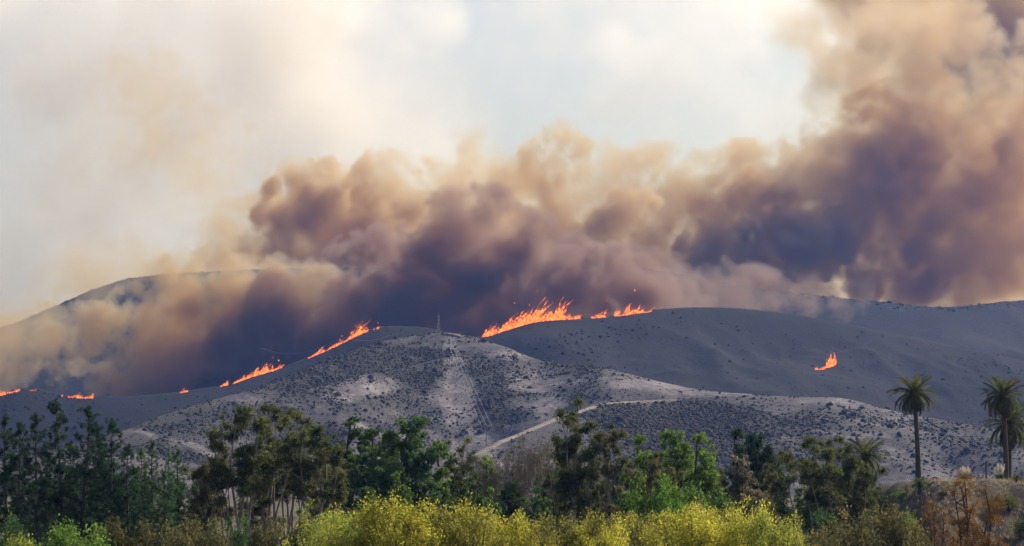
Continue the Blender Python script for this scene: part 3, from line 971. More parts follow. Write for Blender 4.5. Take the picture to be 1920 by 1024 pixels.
# every maker returns (trunk mesh, crown mesh) for a plant 1 unit = 1 metre, near the stated height
def make_pine(seed, H=15.0, W=2.4, bare=0.22, dens=1.0):
    r = np.random.default_rng(seed)
    lines = []
    top = np.array([r.normal(0, .25), r.normal(0, .25), H])
    trunk = bend(np.zeros(3), top, 14, r, 0.008)
    rad = np.linspace(0.24, 0.03, 14)
    lines.append((trunk, rad))
    C, R = [], []
    z = H * bare
    while z < H - 0.25:
        f = max(0.0, (z / H - bare) / (1 - bare))
        reach = W * (0.62 + 0.38 * math.sin(min(1, f * 1.6) * math.pi * 0.5)) * (1 - f ** 1.7) * 0.9 + 0.28
        for _ in range(r.integers(2, 5)):
            if r.uniform() < 0.16:
                continue
            a = r.uniform(0, 6.283)
            L = reach * r.uniform(0.55, 1.15)
            p0 = np.array([np.interp(z, trunk[:, 2], trunk[:, 0]), np.interp(z, trunk[:, 2], trunk[:, 1]), z])
            p1 = p0 + np.array([math.cos(a) * L, math.sin(a) * L, L * r.uniform(0.15, 0.55)])
            br = bend(p0, p1, 5, r, 0.05, -0.06)
            lines.append((br, np.linspace(0.05, 0.018, 5)))
            k = max(1, int(L / 0.55))
            for q in range(k):
                t = 1 - 0.75 * q / max(k, 1) * r.uniform(0.7, 1.1)
                c = p0 + (p1 - p0) * t + r.normal(0, 0.14, 3)
                C.append(c + [0, 0, 0.12])
                R.append(r.uniform(0.26, 0.46) * (1.0 - 0.35 * f))
        z += H * r.uniform(0.017, 0.034)
    for q in range(4):
        C.append(top + [r.normal(0, .08), r.normal(0, .08), -0.28 * q + 0.1])
        R.append(0.24 + 0.03 * q)
    pts, tint = fill_clumps(C, np.array(R), 430 * dens, r, 1.25, 0.3)
    return tubes('trunk', lines, 5), cards('crown', pts, 0.34, r, 0.26, up=0.7, clump=tint)


def make_gum(seed, H=14.0, W=3.0, stems=4, low=0.45, size=0.30, dens=1.0, spread=0.3, clumps=1.0):
    """several pale stems, open crown of hanging leaf clumps"""
    r = np.random.default_rng(seed)
    lines, C, R = [], [], []
    for s in range(stems):
        a = 6.283 * s / stems + r.uniform(-.5, .5)
        hs = H * (1.0 if s == 0 else r.uniform(0.72, 0.97))
        off = W * (0.15 if s == 0 else r.uniform(0.35, 0.75))
        base = np.array([math.cos(a) * 0.25, math.sin(a) * 0.25, 0])
        tip = np.array([math.cos(a) * off, math.sin(a) * off, hs])
        st = bend(base, tip, 12, r, 0.03, 0)
        st[:, :2] = st[:, :2] * 1.0
        r0 = r.uniform(0.11, 0.17)
        lines.append((st, np.linspace(r0, 0.025, 12)))
        for b in range(r.integers(6, 10)):
            t = r.uniform(low, 0.95)
            p0 = np.array([np.interp(t, np.linspace(0, 1, 12), st[:, i]) for i in range(3)])
            aa = r.uniform(0, 6.283)
            L = W * r.uniform(0.28, 0.62) * (1.15 - t * 0.55)
            p1 = p0 + np.array([math.cos(aa) * L * 0.8, math.sin(aa) * L * 0.8, L * r.uniform(0.5, 1.3)])
            p1[2] = min(p1[2], H * 1.0)
            br = bend(p0, p1, 6, r, 0.07)
            lines.append((br, np.linspace(0.05, 0.014, 6)))
            for q in range(3):
                p2 = p0 + (p1 - p0) * r.uniform(0.45, 1.0)
                p3 = p2 + r.normal(0, 1, 3) * np.array([0.55, 0.55, 0.35]) * (0.5 + 0.3 * W / 3) + [0, 0, 0.25]
                lines.append((bend(p2, p3, 4, r, 0.06), np.linspace(0.022, 0.008, 4)))
                if r.uniform() < 0.85 * clumps:
                    C.append(p3)
                    R.append(r.uniform(0.34, 0.72))
        C.append(tip)
        R.append(r.uniform(0.5, 0.75))
    pts, tint = fill_clumps(C, np.array(R), 440 * dens, r, 0.9, 0.15)
    return tubes('trunk', lines, 5), cards('crown', pts, size, r, 0.30, droop=0.75, clump=tint)


def make_dense(seed, H=12.0, W=3.0, low=0.16, size=0.24, dens=1.0, lobes=7, tall=1.0):
    """leafy crown of uneven lobes, each a heap of leaf clumps, almost down to the ground"""
    r = np.random.default_rng(seed)
    lines, C, R = [], [], []
    trunk = bend(np.zeros(3), np.array([r.normal(0, .3), r.normal(0, .3), H * 0.9]), 10, r, 0.02)
    lines.append((trunk, np.linspace(0.22, 0.05, 10)))
    spots = [(0.0, 0.0, 0.86, 0.20)]
    for k in range(lobes):
        f = low + (0.80 - low) * (k + r.uniform(0.2, 0.8)) / lobes
        a = k * 2.4 + r.uniform(-.6, .6)
        q = r.uniform(0.16, 0.42) * (1.0 - 0.35 * f)
        spots.append((math.cos(a) * q, math.sin(a) * q, f, r.uniform(0.19, 0.30) * (1.12 - 0.35 * f)))
    for x, y, f, q in spots:
        c = np.array([x * W, y * W, f * H])
        Rl = q * W * 1.15
        z0 = max(0.3, c[2] - Rl * 1.6)
        p0 = np.array([np.interp(z0, trunk[:, 2], trunk[:, 0]), np.interp(z0, trunk[:, 2], trunk[:, 1]), z0])
        lines.append((bend(p0, c, 6, r, 0.06), np.linspace(0.09, 0.03, 6)))
        m = int(9 + 5 * Rl)
        for _ in range(m):
            v = r.standard_normal(3)
            v /= np.linalg.norm(v)
            d = v * Rl * r.uniform(0.45, 1.0) * np.array([1, 1, 1.25 * tall])
            C.append(c + d)
            R.append(Rl * r.uniform(0.24, 0.46))
            if r.uniform() < 0.35:
                lines.append((bend(c, c + d, 4, r, 0.06), np.linspace(0.03, 0.01, 4)))
    pts, tint = fill_clumps(C, np.array(R), 420 * dens, r, 0.9, 0.4)
    return tubes('trunk', lines, 5), cards('crown', pts, size, r, 0.55, droop=0.35, clump=tint)


def make_bare(seed, H=11.0, W=3.4, leaves=0.25):
    """fan of thin upswept twigs with a few leaves left"""
    r = np.random.default_rng(seed)
    lines, tips = [], []

    def grow(p, d, L, rad, lev):
        q = p + d * L
        lines.append((bend(p, q, 5, r, 0.04), np.linspace(rad, rad * 0.55, 5)))
        if lev == 0:
            tips.append(q)
            return
        for _ in range(r.integers(3, 5) if lev > 1 else 4):
            s = p + (q - p) * r.uniform(0.45, 1.0)
            dd = d + r.normal(0, 0.26, 3)
            dd[2] = abs(dd[2]) + 0.25
            dd /= np.linalg.norm(dd)
            grow(s, dd, L * r.uniform(0.52, 0.78), rad * 0.5, lev - 1)

    for k in range(3):
        a = 6.283 * k / 3 + r.uniform(-.4, .4)
        d = np.array([math.cos(a) * 0.16 * W / 3, math.sin(a) * 0.16 * W / 3, 1.0])
        grow(np.array([math.cos(a) * .15, math.sin(a) * .15, 0]), d / np.linalg.norm(d), H * 0.42, 0.11, 4)
    top = max(t[2] for t in tips)
    k = H / top
    lines = [(P * [1, 1, k], np.maximum(R, 0.012)) for P, R in lines]
    tips = np.array(tips) * [1, 1, k]
    pts = np.repeat(tips, max(1, int(14 * leaves)), axis=0) + r.normal(0, 0.22, (len(tips) * max(1, int(14 * leaves)), 3))
    return tubes('trunk', lines, 4), cards('crown', pts, 0.17, r, 0.4, droop=0.4)


def make_bush(seed, H=6.0, W=5.0, size=0.15, dens=1.0, up=0.5, clump_r=0.55, n=120, spray=0.6, aspect=0.45):
    """dome of many small leafy sprays on thin stems"""
    r = np.random.default_rng(seed)
    lines, C, R = [], [], []
    lobes = [(0.0, 0.0, 1.0, 1.0)] + [(r.uniform(-.3, .3) * W, r.uniform(-.3, .3) * W, r.uniform(0.78, 0.97), r.uniform(0.45, 0.65)) for _ in range(4)]
    for k in range(n):
        lx, ly, lh, lr = lobes[r.integers(0, len(lobes))]
        v = r.standard_normal(3)
        v[2] = abs(v[2]) * 1.0 + 0.05
        v /= np.linalg.norm(v)
        rr = r.uniform(0.72, 1.0)
        c = np.array([lx + v[0] * W * 0.5 * lr * rr, ly + v[1] * W * 0.5 * lr * rr, H * lh * (0.35 + 0.62 * v[2] * rr)])
        c[2] = max(0.5, c[2] - r.uniform(0, 0.25) * H * (r.uniform() < 0.4))
        C.append(c)
        R.append(clump_r * r.uniform(0.6, 1.3))
        if k % 3 == 0:
            lines.append((bend(np.array([lx * .25 + r.normal(0, .15), ly * .25 + r.normal(0, .15), 0]), c * [0.96, 0.96, 1.0], 6, r, 0.05), np.linspace(0.06, 0.012, 6)))
    pts, tint = fill_clumps(C, np.array(R), 330 * dens, r, 1.1, 0.25)
    return tubes('stem', lines, 4), cards('crown', pts, size, r, aspect, up=up, clump=tint)


TOPS = {}


def crown_top(me):
    if me.name not in TOPS:
        co = np.empty(len(me.vertices) * 3, dtype=np.float32)
        me.vertices.foreach_get('co', co)
        TOPS[me.name] = float(np.percentile(co[2::3], 99.7))
    return TOPS[me.name]


def plant(name, meshes, px, Y, H0, top, wide, label, cat, group, leaf, bark, zbase=None, rot=None, lean=0.0, parts=('trunk', 'crown')):
    """stand a plant where the photo shows it: px = its foot's column, top = row of its tip, H0 = the mesh's own height"""
    x = (px - 960.0) * K * Y
    z = ground_z(x, Y) if zbase is None else zbase
    h = EYE + (HORIZON - top) * K * Y - z
    H0 = crown_top(meshes[1])
    root = empty(name, (x, Y, z - 0.15))
    s = (h + 0.15) / H0
    root.scale = (s * wide, s * wide, s)
    root.rotation_euler = (0, lean, rng.uniform(0, 6.283) if rot is None else rot)
    tag(root, label, cat, group)
    for pn, me, mat in zip(parts, meshes, (bark, leaf)):
        o = bpy.data.objects.new(pn, me)
        if not me.materials:
            me.materials.append(None)
        COL.objects.link(o)
        o.parent = root
        o.material_slots[0].link = 'OBJECT'
        o.material_slots[0].material = mat
    return root


PINES = [make_pine(101, 15, 2.1, 0.24), make_pine(102, 15, 2.5, 0.2), make_pine(103, 15, 1.9, 0.3), make_pine(104, 15, 2.9, 0.12, 1.0), make_pine(105, 15, 2.4, 0.1, 1.0)]
GUMS = [make_gum(201, 14, 3.2, 5, 0.5), make_gum(202, 14, 2.6, 4, 0.42), make_gum(203, 14, 3.4, 6, 0.52), make_gum(204, 14, 2.0, 2, 0.35), make_gum(205, 12, 3.6, 5, 0.30, dens=1.1), make_gum(211, 14, 2.3, 4, 0.34, dens=1.1), make_gum(212, 14, 2.2, 3, 0.40, dens=1.1)]
DENSE = [make_dense(301, 12, 4.4, 0.20), make_dense(302, 12, 5.4, 0.14, lobes=10), make_dense(303, 12, 3.6, 0.25, lobes=6), make_dense(304, 12, 5.2, 0.35, lobes=8, dens=0.9), make_dense(305, 12, 4.8, 0.10, lobes=9)]
BARES = [make_bare(401, 11, 3.4, 0.35), make_bare(402, 11, 3.0, 0.25)]
BUSHES = [make_bush(501, 6, 5.2), make_bush(502, 6, 5.8, up=0.6), make_bush(503, 6, 4.8, clump_r=0.5), make_bush(504, 6, 5.4, n=140)]
SHRUBS = [make_bush(601, 5, 5.0, 0.20, 0.55, 0.2, 0.7, 80, aspect=0.55), make_bush(602, 5, 4.4, 0.18, 0.6, 0.3, 0.6, 80, aspect=0.5), make_bush(603, 5, 4.0, 0.22, 0.45, 0.0, 0.65, 60, aspect=0.6)]


# ------------------------------------------------------------------ the tree belt
def pine(v, px, Y, top, wide, label, leaf=L_PINE):
    wide *= 1.15
    plant('pine_tree', PINES[v], px, Y, 15.0, top, wide, label, 'pine', 'pines', leaf, B_DARK)


def gum(v, px, Y, top, wide, label, leaf=L_EUC, lean=0.0):
    wide *= 1.15
    plant('eucalyptus_tree', GUMS[v], px, Y, 14.0, top, wide, label, 'tree', 'eucalyptus trees', leaf, B_EUC, lean=lean)


def dense(v, px, Y, top, wide, label, leaf=L_DENSE):
    wide *= 1.6
    plant('broadleaf_tree', DENSE[v], px, Y, 12.0, top, wide, label, 'tree', 'leafy trees', leaf, B_DARK)


def bare(v, px, Y, top, wide, label):
    plant('sparse_tree', BARES[v], px, Y, 11.0, top, wide, label, 'tree', 'thin grey trees', L_TWIG, B_EUC)


def bush(v, px, Y, top, wide, label, leaf=L_YELLOW):
    plant('yellow_bush', BUSHES[v], px, Y, 6.1, top, wide, label, 'bush', 'yellow bushes along the bottom', leaf, B_DARK, parts=('stem', 'crown'))


def shrub(v, px, Y, top, wide, label, leaf=L_OLIVE, group='shrubs among the trees', zbase=None):
    plant('shrub', SHRUBS[v], px, Y, 5.1, top, wide, label, 'shrub', group, leaf, B_DARK, parts=('stem', 'crown'), zbase=zbase)


pine(0, 12, 252, 780, 1.0, 'slim dark pine at the left edge of the photo')
pine(2, 37, 246, 795, 1.05, 'slim open pine, second from the left edge')
pine(2, 74, 256, 778, 0.95, 'slim pine with bare lower trunk, third from the left edge')
pine(1, 116, 262, 753, 0.95, 'tallest pine, its tip highest of the dark group')
pine(0, 154, 260, 764, 1.1, 'dark pine just beside the tallest one, second in height')
pine(4, 180, 272, 806, 1.0, 'dark pine half hidden between the tallest pair and the wide one')
pine(3, 208, 258, 788, 0.95, 'broad dark pine with full crown, last of the tall group')
pine(3, 238, 252, 835, 0.85, 'lower full pine leaning on the broad dark one')
pine(4, 128, 285, 830, 1.1, 'shaded pine in the back of the dark group, under the tallest tip', L_PINE)
pine(3, 95, 290, 850, 1.0, 'short pine behind the gap between third and tallest pine', L_PINE)
pine(4, 288, 262, 828, 0.75, 'fresh green pine, taller of the two lighter ones', L_PINE_LIGHT)
pine(3, 266, 275, 842, 0.8, 'fresh green pine half hidden behind the taller lighter one', L_PINE_LIGHT)
pine(4, 336, 258, 843, 0.8, 'fresh green pine nearest the eucalyptus clump', L_PINE_LIGHT)
pine(2, 318, 270, 840, 0.6, 'thin spindly pine tip between the two fresh green pines', L_PINE_LIGHT)
pine(3, 310, 252, 884, 1.0, 'low fresh green pine before the lighter pines', L_PINE_LIGHT)
pine(3, 55, 280, 872, 1.1, 'low shaded pine at the far left under the slim ones', L_PINE)

gum(4, 408, 262, 838, 0.9, 'low brownish eucalyptus at the left foot of the tall clump', L_EUC_BROWN)
gum(1, 450, 250, 764, 1.0, 'tall eucalyptus with twin round heads, left of the tall clump')
gum(0, 520, 254, 760, 1.0, 'highest many-stemmed eucalyptus of the tall clump')
gum(2, 545, 262, 775, 0.9, 'tall eucalyptus at the back of the clump, stems close together')
gum(1, 590, 246, 800, 1.05, 'leaning eucalyptus with forked trunk, right of the tall clump', lean=0.06)
gum(4, 612, 258, 838, 0.75, 'yellow tinged low eucalyptus beside the dark leafy trees', L_EUC_BROWN)
gum(4, 470, 275, 880, 1.0, 'brown leafed eucalyptus filling the foot of the clump', L_EUC_BROWN)

dense(2, 664, 280, 783, 0.72, 'dark leafy tree with a round topmost tuft', L_DENSE)
dense(2, 640, 286, 830, 0.72, 'narrow dark tree at the left end of the dark leafy row')
dense(0, 702, 276, 806, 0.72, 'dark leafy tree in the middle of the dark leafy row')
dense(0, 738, 284, 812, 0.75, 'dark leafy tree half behind the highest of the dark row')
dense(1, 772, 272, 785, 0.72, 'broadest dark leafy tree, highest of the dark row')
dense(2, 816, 274, 828, 0.62, 'smaller green tree at the right end of the dark leafy row', L_GREEN)
gum(3, 846, 285, 826, 0.8, 'thin olive tree just right of the dark leafy row')
gum(3, 882, 278, 822, 0.85, 'slender single-stem eucalyptus below the zigzag of the road')
dense(3, 912, 276, 856, 0.5, 'small olive green tree below the foot of the dirt road', L_GREEN)
dense(1, 800, 262, 905, 0.55, 'low dark tree before the right end of the dark row')
dense(1, 690, 262, 915, 0.5, 'low dark tree before the middle of the dark row')
dense(0, 745, 258, 888, 0.45, 'rounded green tree low before the highest dark tree', L_GREEN)

bare(0, 950, 268, 812, 0.95, 'grey thin-twigged tree standing before the dirt road, left of two')
bare(1, 990, 276, 815, 1.0, 'grey thin-twigged tree standing before the dirt road, right of two')
gum(3, 1030, 285, 850, 1.0, 'low olive eucalyptus between the grey trees and the tall one')
gum(5, 1080, 252, 749, 0.9, 'tall lone eucalyptus rising above the dirt road')
gum(4, 1110, 272, 825, 0.6, 'light green eucalyptus tucked against the tall lone one', L_EUC)
gum(6, 1148, 254, 796, 0.95, 'dark topped eucalyptus, next tall one right of the lone one', L_EUC_BROWN)
gum(4, 1055, 276, 862, 0.7, 'bushy low eucalyptus left of the tall lone trunk')
gum(4, 1190, 276, 868, 0.8, 'brownish low eucalyptus before the row of round green trees', L_EUC_BROWN)
dense(1, 960, 266, 905, 0.55, 'dark round tree below the grey thin-twigged pair')
dense(0, 1010, 262, 915, 0.6, 'dark tree between the grey pair and the tall lone trunk')
dense(1, 870, 264, 915, 0.5, 'dark low tree under the slender single-stem eucalyptus')
dense(0, 918, 258, 915, 0.42, 'fresh green tree low before the small olive one', L_GREEN)

dense(0, 1204, 292, 818, 0.58, 'round green tree, left of the three green crowns', L_GREEN)
dense(1, 1260, 288, 810, 0.58, 'round green tree, middle and tallest of three green crowns', L_GREEN)
dense(0, 1312, 284, 814, 0.62, 'round green tree, right of the three green crowns', L_GREEN)
gum(4, 1236, 270, 850, 0.6, 'brownish eucalyptus between left and middle green crown', L_EUC_BROWN)
gum(4, 1330, 292, 868, 0.7, 'olive brown tree below the right green crown', L_EUC_BROWN)
shrub(0, 1222, 250, 890, 0.62, 'bright green bush, lit left of the bright pair', L_BRIGHT)
shrub(1, 1252, 246, 905, 0.6, 'bright green bush, lit right of the bright pair', L_BRIGHT)
shrub(2, 1300, 256, 905, 0.6, 'green bush below the right green crown', L_GREEN)
shrub(0, 1345, 258, 925, 0.55, 'small fresh green bush left of the cream flowered tree', L_GREEN)
dense(0, 1384, 292, 806, 0.50, 'blackish green tree, taller of the dark pair', L_PINE)
dense(1, 1416, 290, 816, 0.52, 'blackish green tree, broader of the dark pair', L_PINE)
dense(3, 1390, 262, 856, 0.6, 'tree covered in cream flower heads before the dark pair', L_PALE)
gum(4, 1442, 266, 872, 0.62, 'dull brown tree half covering a palm', L_EUC_BROWN)
shrub(1, 1425, 250, 935, 0.7, 'olive shrub below the dull brown tree', L_OLIVE)
shrub(0, 1475, 262, 930, 0.7, 'dark green shrub in the gap left of the fan of stems', L_DENSE)
gum(2, 1522, 258, 822, 1.0, 'fan of slender eucalyptus stems with olive heads')
gum(0, 1556, 264, 820, 0.85, 'olive eucalyptus behind the fan of stems')
gum(4, 1600, 262, 838, 0.75, 'dark bushy tree covering the foot of a palm', L_EUC)
dense(3, 1615, 270, 868, 0.45, 'dark leafy tree at the left edge of the terrace', L_EUC)
shrub(2, 1540, 248, 955, 0.8, 'dark shrub at the foot of the fan of stems', L_DENSE)

# lower row of shaded trees that closes the belt
dense(4, 640, 305, 900, 0.95, 'low shaded tree under the round topmost tuft', L_DENSE)
dense(4, 372, 304, 905, 0.95, 'low shaded tree between the fresh pines and the eucalyptus clump', L_PINE_LIGHT)
dense(1, 330, 310, 905, 0.95, 'low shaded tree behind the nearest fresh green pine', L_PINE)
dense(4, 260, 320, 895, 0.95, 'low shaded tree behind the lighter pines', L_PINE)
dense(1, 205, 310, 885, 0.95, 'low shaded tree behind the broad dark pine', L_PINE)
dense(4, 150, 300, 880, 0.95, 'low shaded tree behind the second highest pine', L_PINE)
dense(1, 95, 315, 905, 0.95, 'low shaded tree behind the gap by the third pine', L_DENSE)
dense(4, 30, 310, 925, 0.95, 'low shaded tree behind the slim pines at the left edge', L_DENSE)
dense(4, 850, 300, 866, 0.95, 'low shaded tree behind the thin olive tree', L_DENSE)
dense(1, 905, 310, 886, 0.95, 'low shaded tree behind the slender single-stem eucalyptus', L_DENSE)
dense(4, 975, 300, 876, 0.95, 'low shaded tree behind the grey thin-twigged pair', L_DENSE)
dense(1, 1045, 315, 881, 0.95, 'low shaded tree left of the tall lone trunk', L_DENSE)
dense(4, 1100, 300, 876, 0.95, 'low shaded tree right of the tall lone trunk', L_EUC)
dense(1, 1160, 320, 881, 0.95, 'low shaded tree behind the dark topped eucalyptus', L_DENSE)
dense(4, 1215, 305, 866, 0.95, 'low shaded tree under the left green crown', L_EUC)
dense(1, 1280, 310, 868, 0.95, 'low shaded tree under the middle green crown', L_DENSE)
dense(4, 1340, 305, 881, 0.95, 'low shaded tree under the right green crown', L_EUC)
dense(1, 1400, 300, 900, 0.95, 'low shaded tree behind the cream flowered tree', L_DENSE)
dense(4, 1460, 320, 905, 0.95, 'low shaded tree behind the half covered palm', L_EUC)
dense(1, 1510, 320, 915, 0.95, 'low shaded tree behind the gap left of the fan of stems', L_DENSE)
dense(4, 1570, 315, 895, 0.95, 'low shaded tree behind the fan of stems', L_EUC)
dense(1, 1628, 321, 905, 0.95, 'low shaded tree at the terrace corner behind the bushy tree', L_EUC)

# yellow bushes along the bottom
bush(1, 612, 186, 948, 0.95, 'yellow-green bush, first of the yellow row at its left end', L_YELLOWGREEN)
bush(0, 650, 178, 962, 0.8, 'greenish bush standing before the first two of the yellow row', L_YELLOWGREEN)
bush(2, 692, 184, 952, 0.9, 'dull yellow bush between the yellow-green one and the tallest one', L_YELLOWGREEN)
bush(3, 795, 180, 932, 0.98, 'tallest bright yellow bush, below the highest dark leafy tree')
bush(0, 868, 182, 950, 0.88, 'bright yellow bush leaning against the tallest one on its right', L_YELLOW_DULL)
bush(2, 958, 184, 960, 0.95, 'bright yellow bush below the grey thin-twigged trees')
bush(3, 1056, 182, 962, 0.88, 'golden bush below the tall lone eucalyptus', L_YELLOW_DULL)
bush(1, 1125, 180, 972, 0.78, 'low golden bush below the dark topped eucalyptus')
bush(0, 1190, 184, 962, 0.88, 'golden bush below the brownish low eucalyptus', L_YELLOW_DULL)
bush(2, 1255, 180, 950, 1.0, 'golden bush below the bright green pair')
bush(3, 1320, 186, 944, 0.9, 'golden bush with a raised head, below the right green crown', L_YELLOW_DULL)
bush(1, 1385, 182, 940, 0.9, 'large yellow bush below the cream flowered tree')
bush(0, 1440, 178, 962, 0.82, 'yellow-green bush below the half covered palm', L_YELLOWGREEN)
bush(2, 1492, 180, 990, 0.8, 'lowest yellow bush at the right end of the yellow row', L_YELLOW_DULL)

# lower left corner
LG = 'shrubs in the lower left corner'
shrub(0, 155, 190, 978, 0.9, 'domed bright green bush below the dark pines', L_GREEN, LG)
shrub(1, 95, 196, 992, 0.8, 'dark green shrub left of the domed bright one', L_DENSE, LG)
shrub(2, 40, 190, 1002, 0.9, 'yellowish shrub in the bottom left corner', L_YELLOWGREEN, LG)
shrub(0, 240, 200, 972, 0.85, 'olive brown shrub right of the domed bright one', L_OLIVE, LG)
shrub(1, 292, 198, 980, 0.8, 'brownish shrub below the low fresh green pine', L_EUC_BROWN, LG)
shrub(2, 335, 194, 990, 0.8, 'speckled yellow-brown shrub below the fresh green pines', L_OLIVE, LG)
shrub(0, 385, 204, 968, 0.75, 'grey-green shrub left of the eucalyptus stems', L_OLIVE, LG)
shrub(1, 440, 208, 968, 0.75, 'dark green shrub among the eucalyptus stems', L_DENSE, LG)
shrub(2, 500, 206, 975, 0.8, 'brown shrub under the highest eucalyptus', L_EUC_BROWN, LG)
shrub(0, 555, 200, 968, 0.65, 'olive shrub left of the first yellow bush', L_OLIVE, LG)
shrub(1, 20, 230, 965, 0.9, 'dark shrub at the foot of the slim pines', L_DENSE, LG)

# lower right corner
RG = 'bushes below the terrace'
shrub(1, 1598, 200, 958, 1.0, 'olive bush with glinting leaves, left of the pair below the terrace', L_OLIVE, RG)
shrub(0, 1664, 204, 948, 0.75, 'olive bush with upright shoots, right of the pair below the terrace', L_OLIVE, RG)
shrub(2, 1702, 212, 962, 0.5, 'fresh green shrub peeping out behind the olive pair', L_GREEN, RG)
shrub(1, 1560, 196, 985, 0.7, 'low olive bush next to the last yellow bush', L_OLIVE, RG)
AUTUMN = make_gum(701, 8, 2.7, 6, 0.15, 0.16, 0.6, clumps=1.0)
plant('rust_tree', AUTUMN, 1818, 215, 8.2, 890, 1.0, 'rust coloured autumn tree with thin twigs below the terrace', 'tree', None, L_RUST, B_DARK)
plant('rust_tree', make_gum(702, 8, 2.4, 5, 0.2, 0.15, 0.4, clumps=0.9), 1748, 208, 8.2, 935, 0.9, 'nearly leafless brown tree left of the rust coloured one', 'tree', None, L_RUST, B_DARK)
shrub(1, 1800, 200, 1000, 0.6, 'rusty shrub at the foot of the rust coloured tree', L_RUST, RG)
shrub(0, 1860, 206, 1000, 0.5, 'orange leaved shrub right of the rust coloured tree', L_RUST, RG)


# ------------------------------------------------------------------ palms
def make_frond(seed, L=2.7, arch=1.0, leaflets=24, wide=0.50):
    """rachis along +X that arches over, with two rows of narrow leaflets"""
    r = np.random.default_rng(seed)
    t = np.linspace(0, 1, 12)
    ang = -arch * t ** 1.3 * 1.5
    x = np.concatenate([[0], np.cumsum(np.cos(ang[1:]) * L / 11)])
    z = np.concatenate([[0], np.cumsum(np.sin(ang[1:]) * L / 11)])
    P = np.stack([x, np.zeros(12), z], -1)
    stem = tubes('stem', [(P, np.linspace(0.045, 0.012, 12))], 4)
    sv = np.empty(len(stem.vertices) * 3, dtype=np.float32)
    stem.vertices.foreach_get('co', sv)
    sf = np.array([p.vertices[:] for p in stem.polygons])
    bpy.data.meshes.remove(stem)
    V, F = [sv.reshape(-1, 3)], [sf]
    off = len(V[0])
    for k in range(leaflets):
        u = 0.14 + 0.86 * k / (leaflets - 1)
        p = np.array([np.interp(u, t, P[:, i]) for i in range(3)])
        d = np.array([math.cos(np.interp(u, t, ang)), 0, math.sin(np.interp(u, t, ang))])
        ln = wide * (0.45 + 0.75 * math.sin(min(1.0, 0.12 + u * 0.86) * math.pi)) * r.uniform(0.85, 1.1)
        for s in (-1, 1):
            side = np.array([0, s, 0.0])
            q = d * 0.75 + side * 0.66 + np.array([0, 0, r.uniform(-0.35, 0.05)])
            q /= np.linalg.norm(q)
            w = np.cross(q, [0, 0, 1.0])
            w /= np.linalg.norm(w)
            w = w * 0.036 + np.array([0, 0, 0.014])
            e = p + q * ln + np.array([0, 0, -0.18 * ln])
            m = p + q * ln * 0.5
            V.append(np.array([p - w * .5, m - w, e, m + w, ]))
            F.append(np.array([[off, off + 1, off + 2, off + 3]]))
            off += 4
    me = mesh_from('frond', np.concatenate(V), np.concatenate(F))
    set_color(me, 'tint', np.random.default_rng(seed).uniform(0, 1, off))
    return me


FRONDS = [make_frond(11, 2.5, 0.35), make_frond(12, 2.7, 0.7), make_frond(13, 2.8, 1.0), make_frond(14, 2.6, 1.15), make_frond(15, 2.3, 0.55)]


def palm(px, Y, foot, heart, lean_px, label, scale=1.0, nfr=58, zbase=None, girth=1.0, seed=0):
    r = np.random.default_rng(900 + seed)
    b = at(px, foot, Y)
    h = at(px - lean_px, heart, Y)
    if zbase is not None:
        b[2] = zbase
    root = empty('palm_tree', b)
    tag(root, label, 'palm', 'date palms')
    top = h - b
    t = np.linspace(0, 1, 46)
    P = t[:, None] * top[None]
    P[:, 0] += np.sin(t * math.pi) * 0.12 * np.sign(lean_px + 1e-3)
    rad = girth * (0.31 - 0.12 * t + 0.08 * np.exp(-t * 14))
    rad = rad * (1 + 0.05 * (np.arange(46) % 2)) + np.where(t > 0.93, 0.13 * girth * np.clip((t - 0.93) / 0.05, 0, 1), 0)
    rad[-1] *= 0.5
    obj('trunk', tubes('trunk', [(P, rad)], 10), B_PALM, root)
    for k in range(nfr):
        f = (k + 0.5) / nfr
        pitch = math.radians(84 - 128 * f ** 0.85 + r.uniform(-9, 9))
        az = k * 2.39996 + r.uniform(-.25, .25)
        me = FRONDS[4 if f < 0.12 else (0 if f < 0.3 else (1 if f < 0.55 else (2 if f < 0.8 else 3)))]
        o = bpy.data.objects.new('frond', me)
        if not me.materials:
            me.materials.append(None)
        COL.objects.link(o)
        o.parent = root
        o.location = top + np.array([math.cos(az) * 0.15, math.sin(az) * 0.15, 0.12 - 0.25 * f])
        o.rotation_euler = (r.uniform(-.3, .3), -pitch, az)
        s = scale * r.uniform(0.85, 1.12)
        o.scale = (s, s, s)
        o.material_slots[0].link = 'OBJECT'
        o.material_slots[0].material = L_PALM_DRY if (f > 0.86 or r.uniform() < 0.04) else L_PALM
    return root


palm(1722, 312, 903, 737, 9, 'tall lone date palm standing on the terrace', 0.95, 62, seed=1)
palm(1886, 312, 904, 742, 6, 'taller date palm of the pair at the right edge', 1.0, 62, seed=2)
palm(1891, 318, 904, 796, 0, 'shorter palm of the pair at the right edge, drooping crown', 1.1, seed=3, girth=0.9)
palm(1622, 286, 1040, 855, 0, 'palm whose crown shows above the dark bushy tree', 0.9, 44, seed=4, zbase=0.0)
palm(1452, 300, 1040, 884, 0, 'dull palm crown half covered by the dull brown tree', 1.0, 44, seed=5, zbase=0.0)


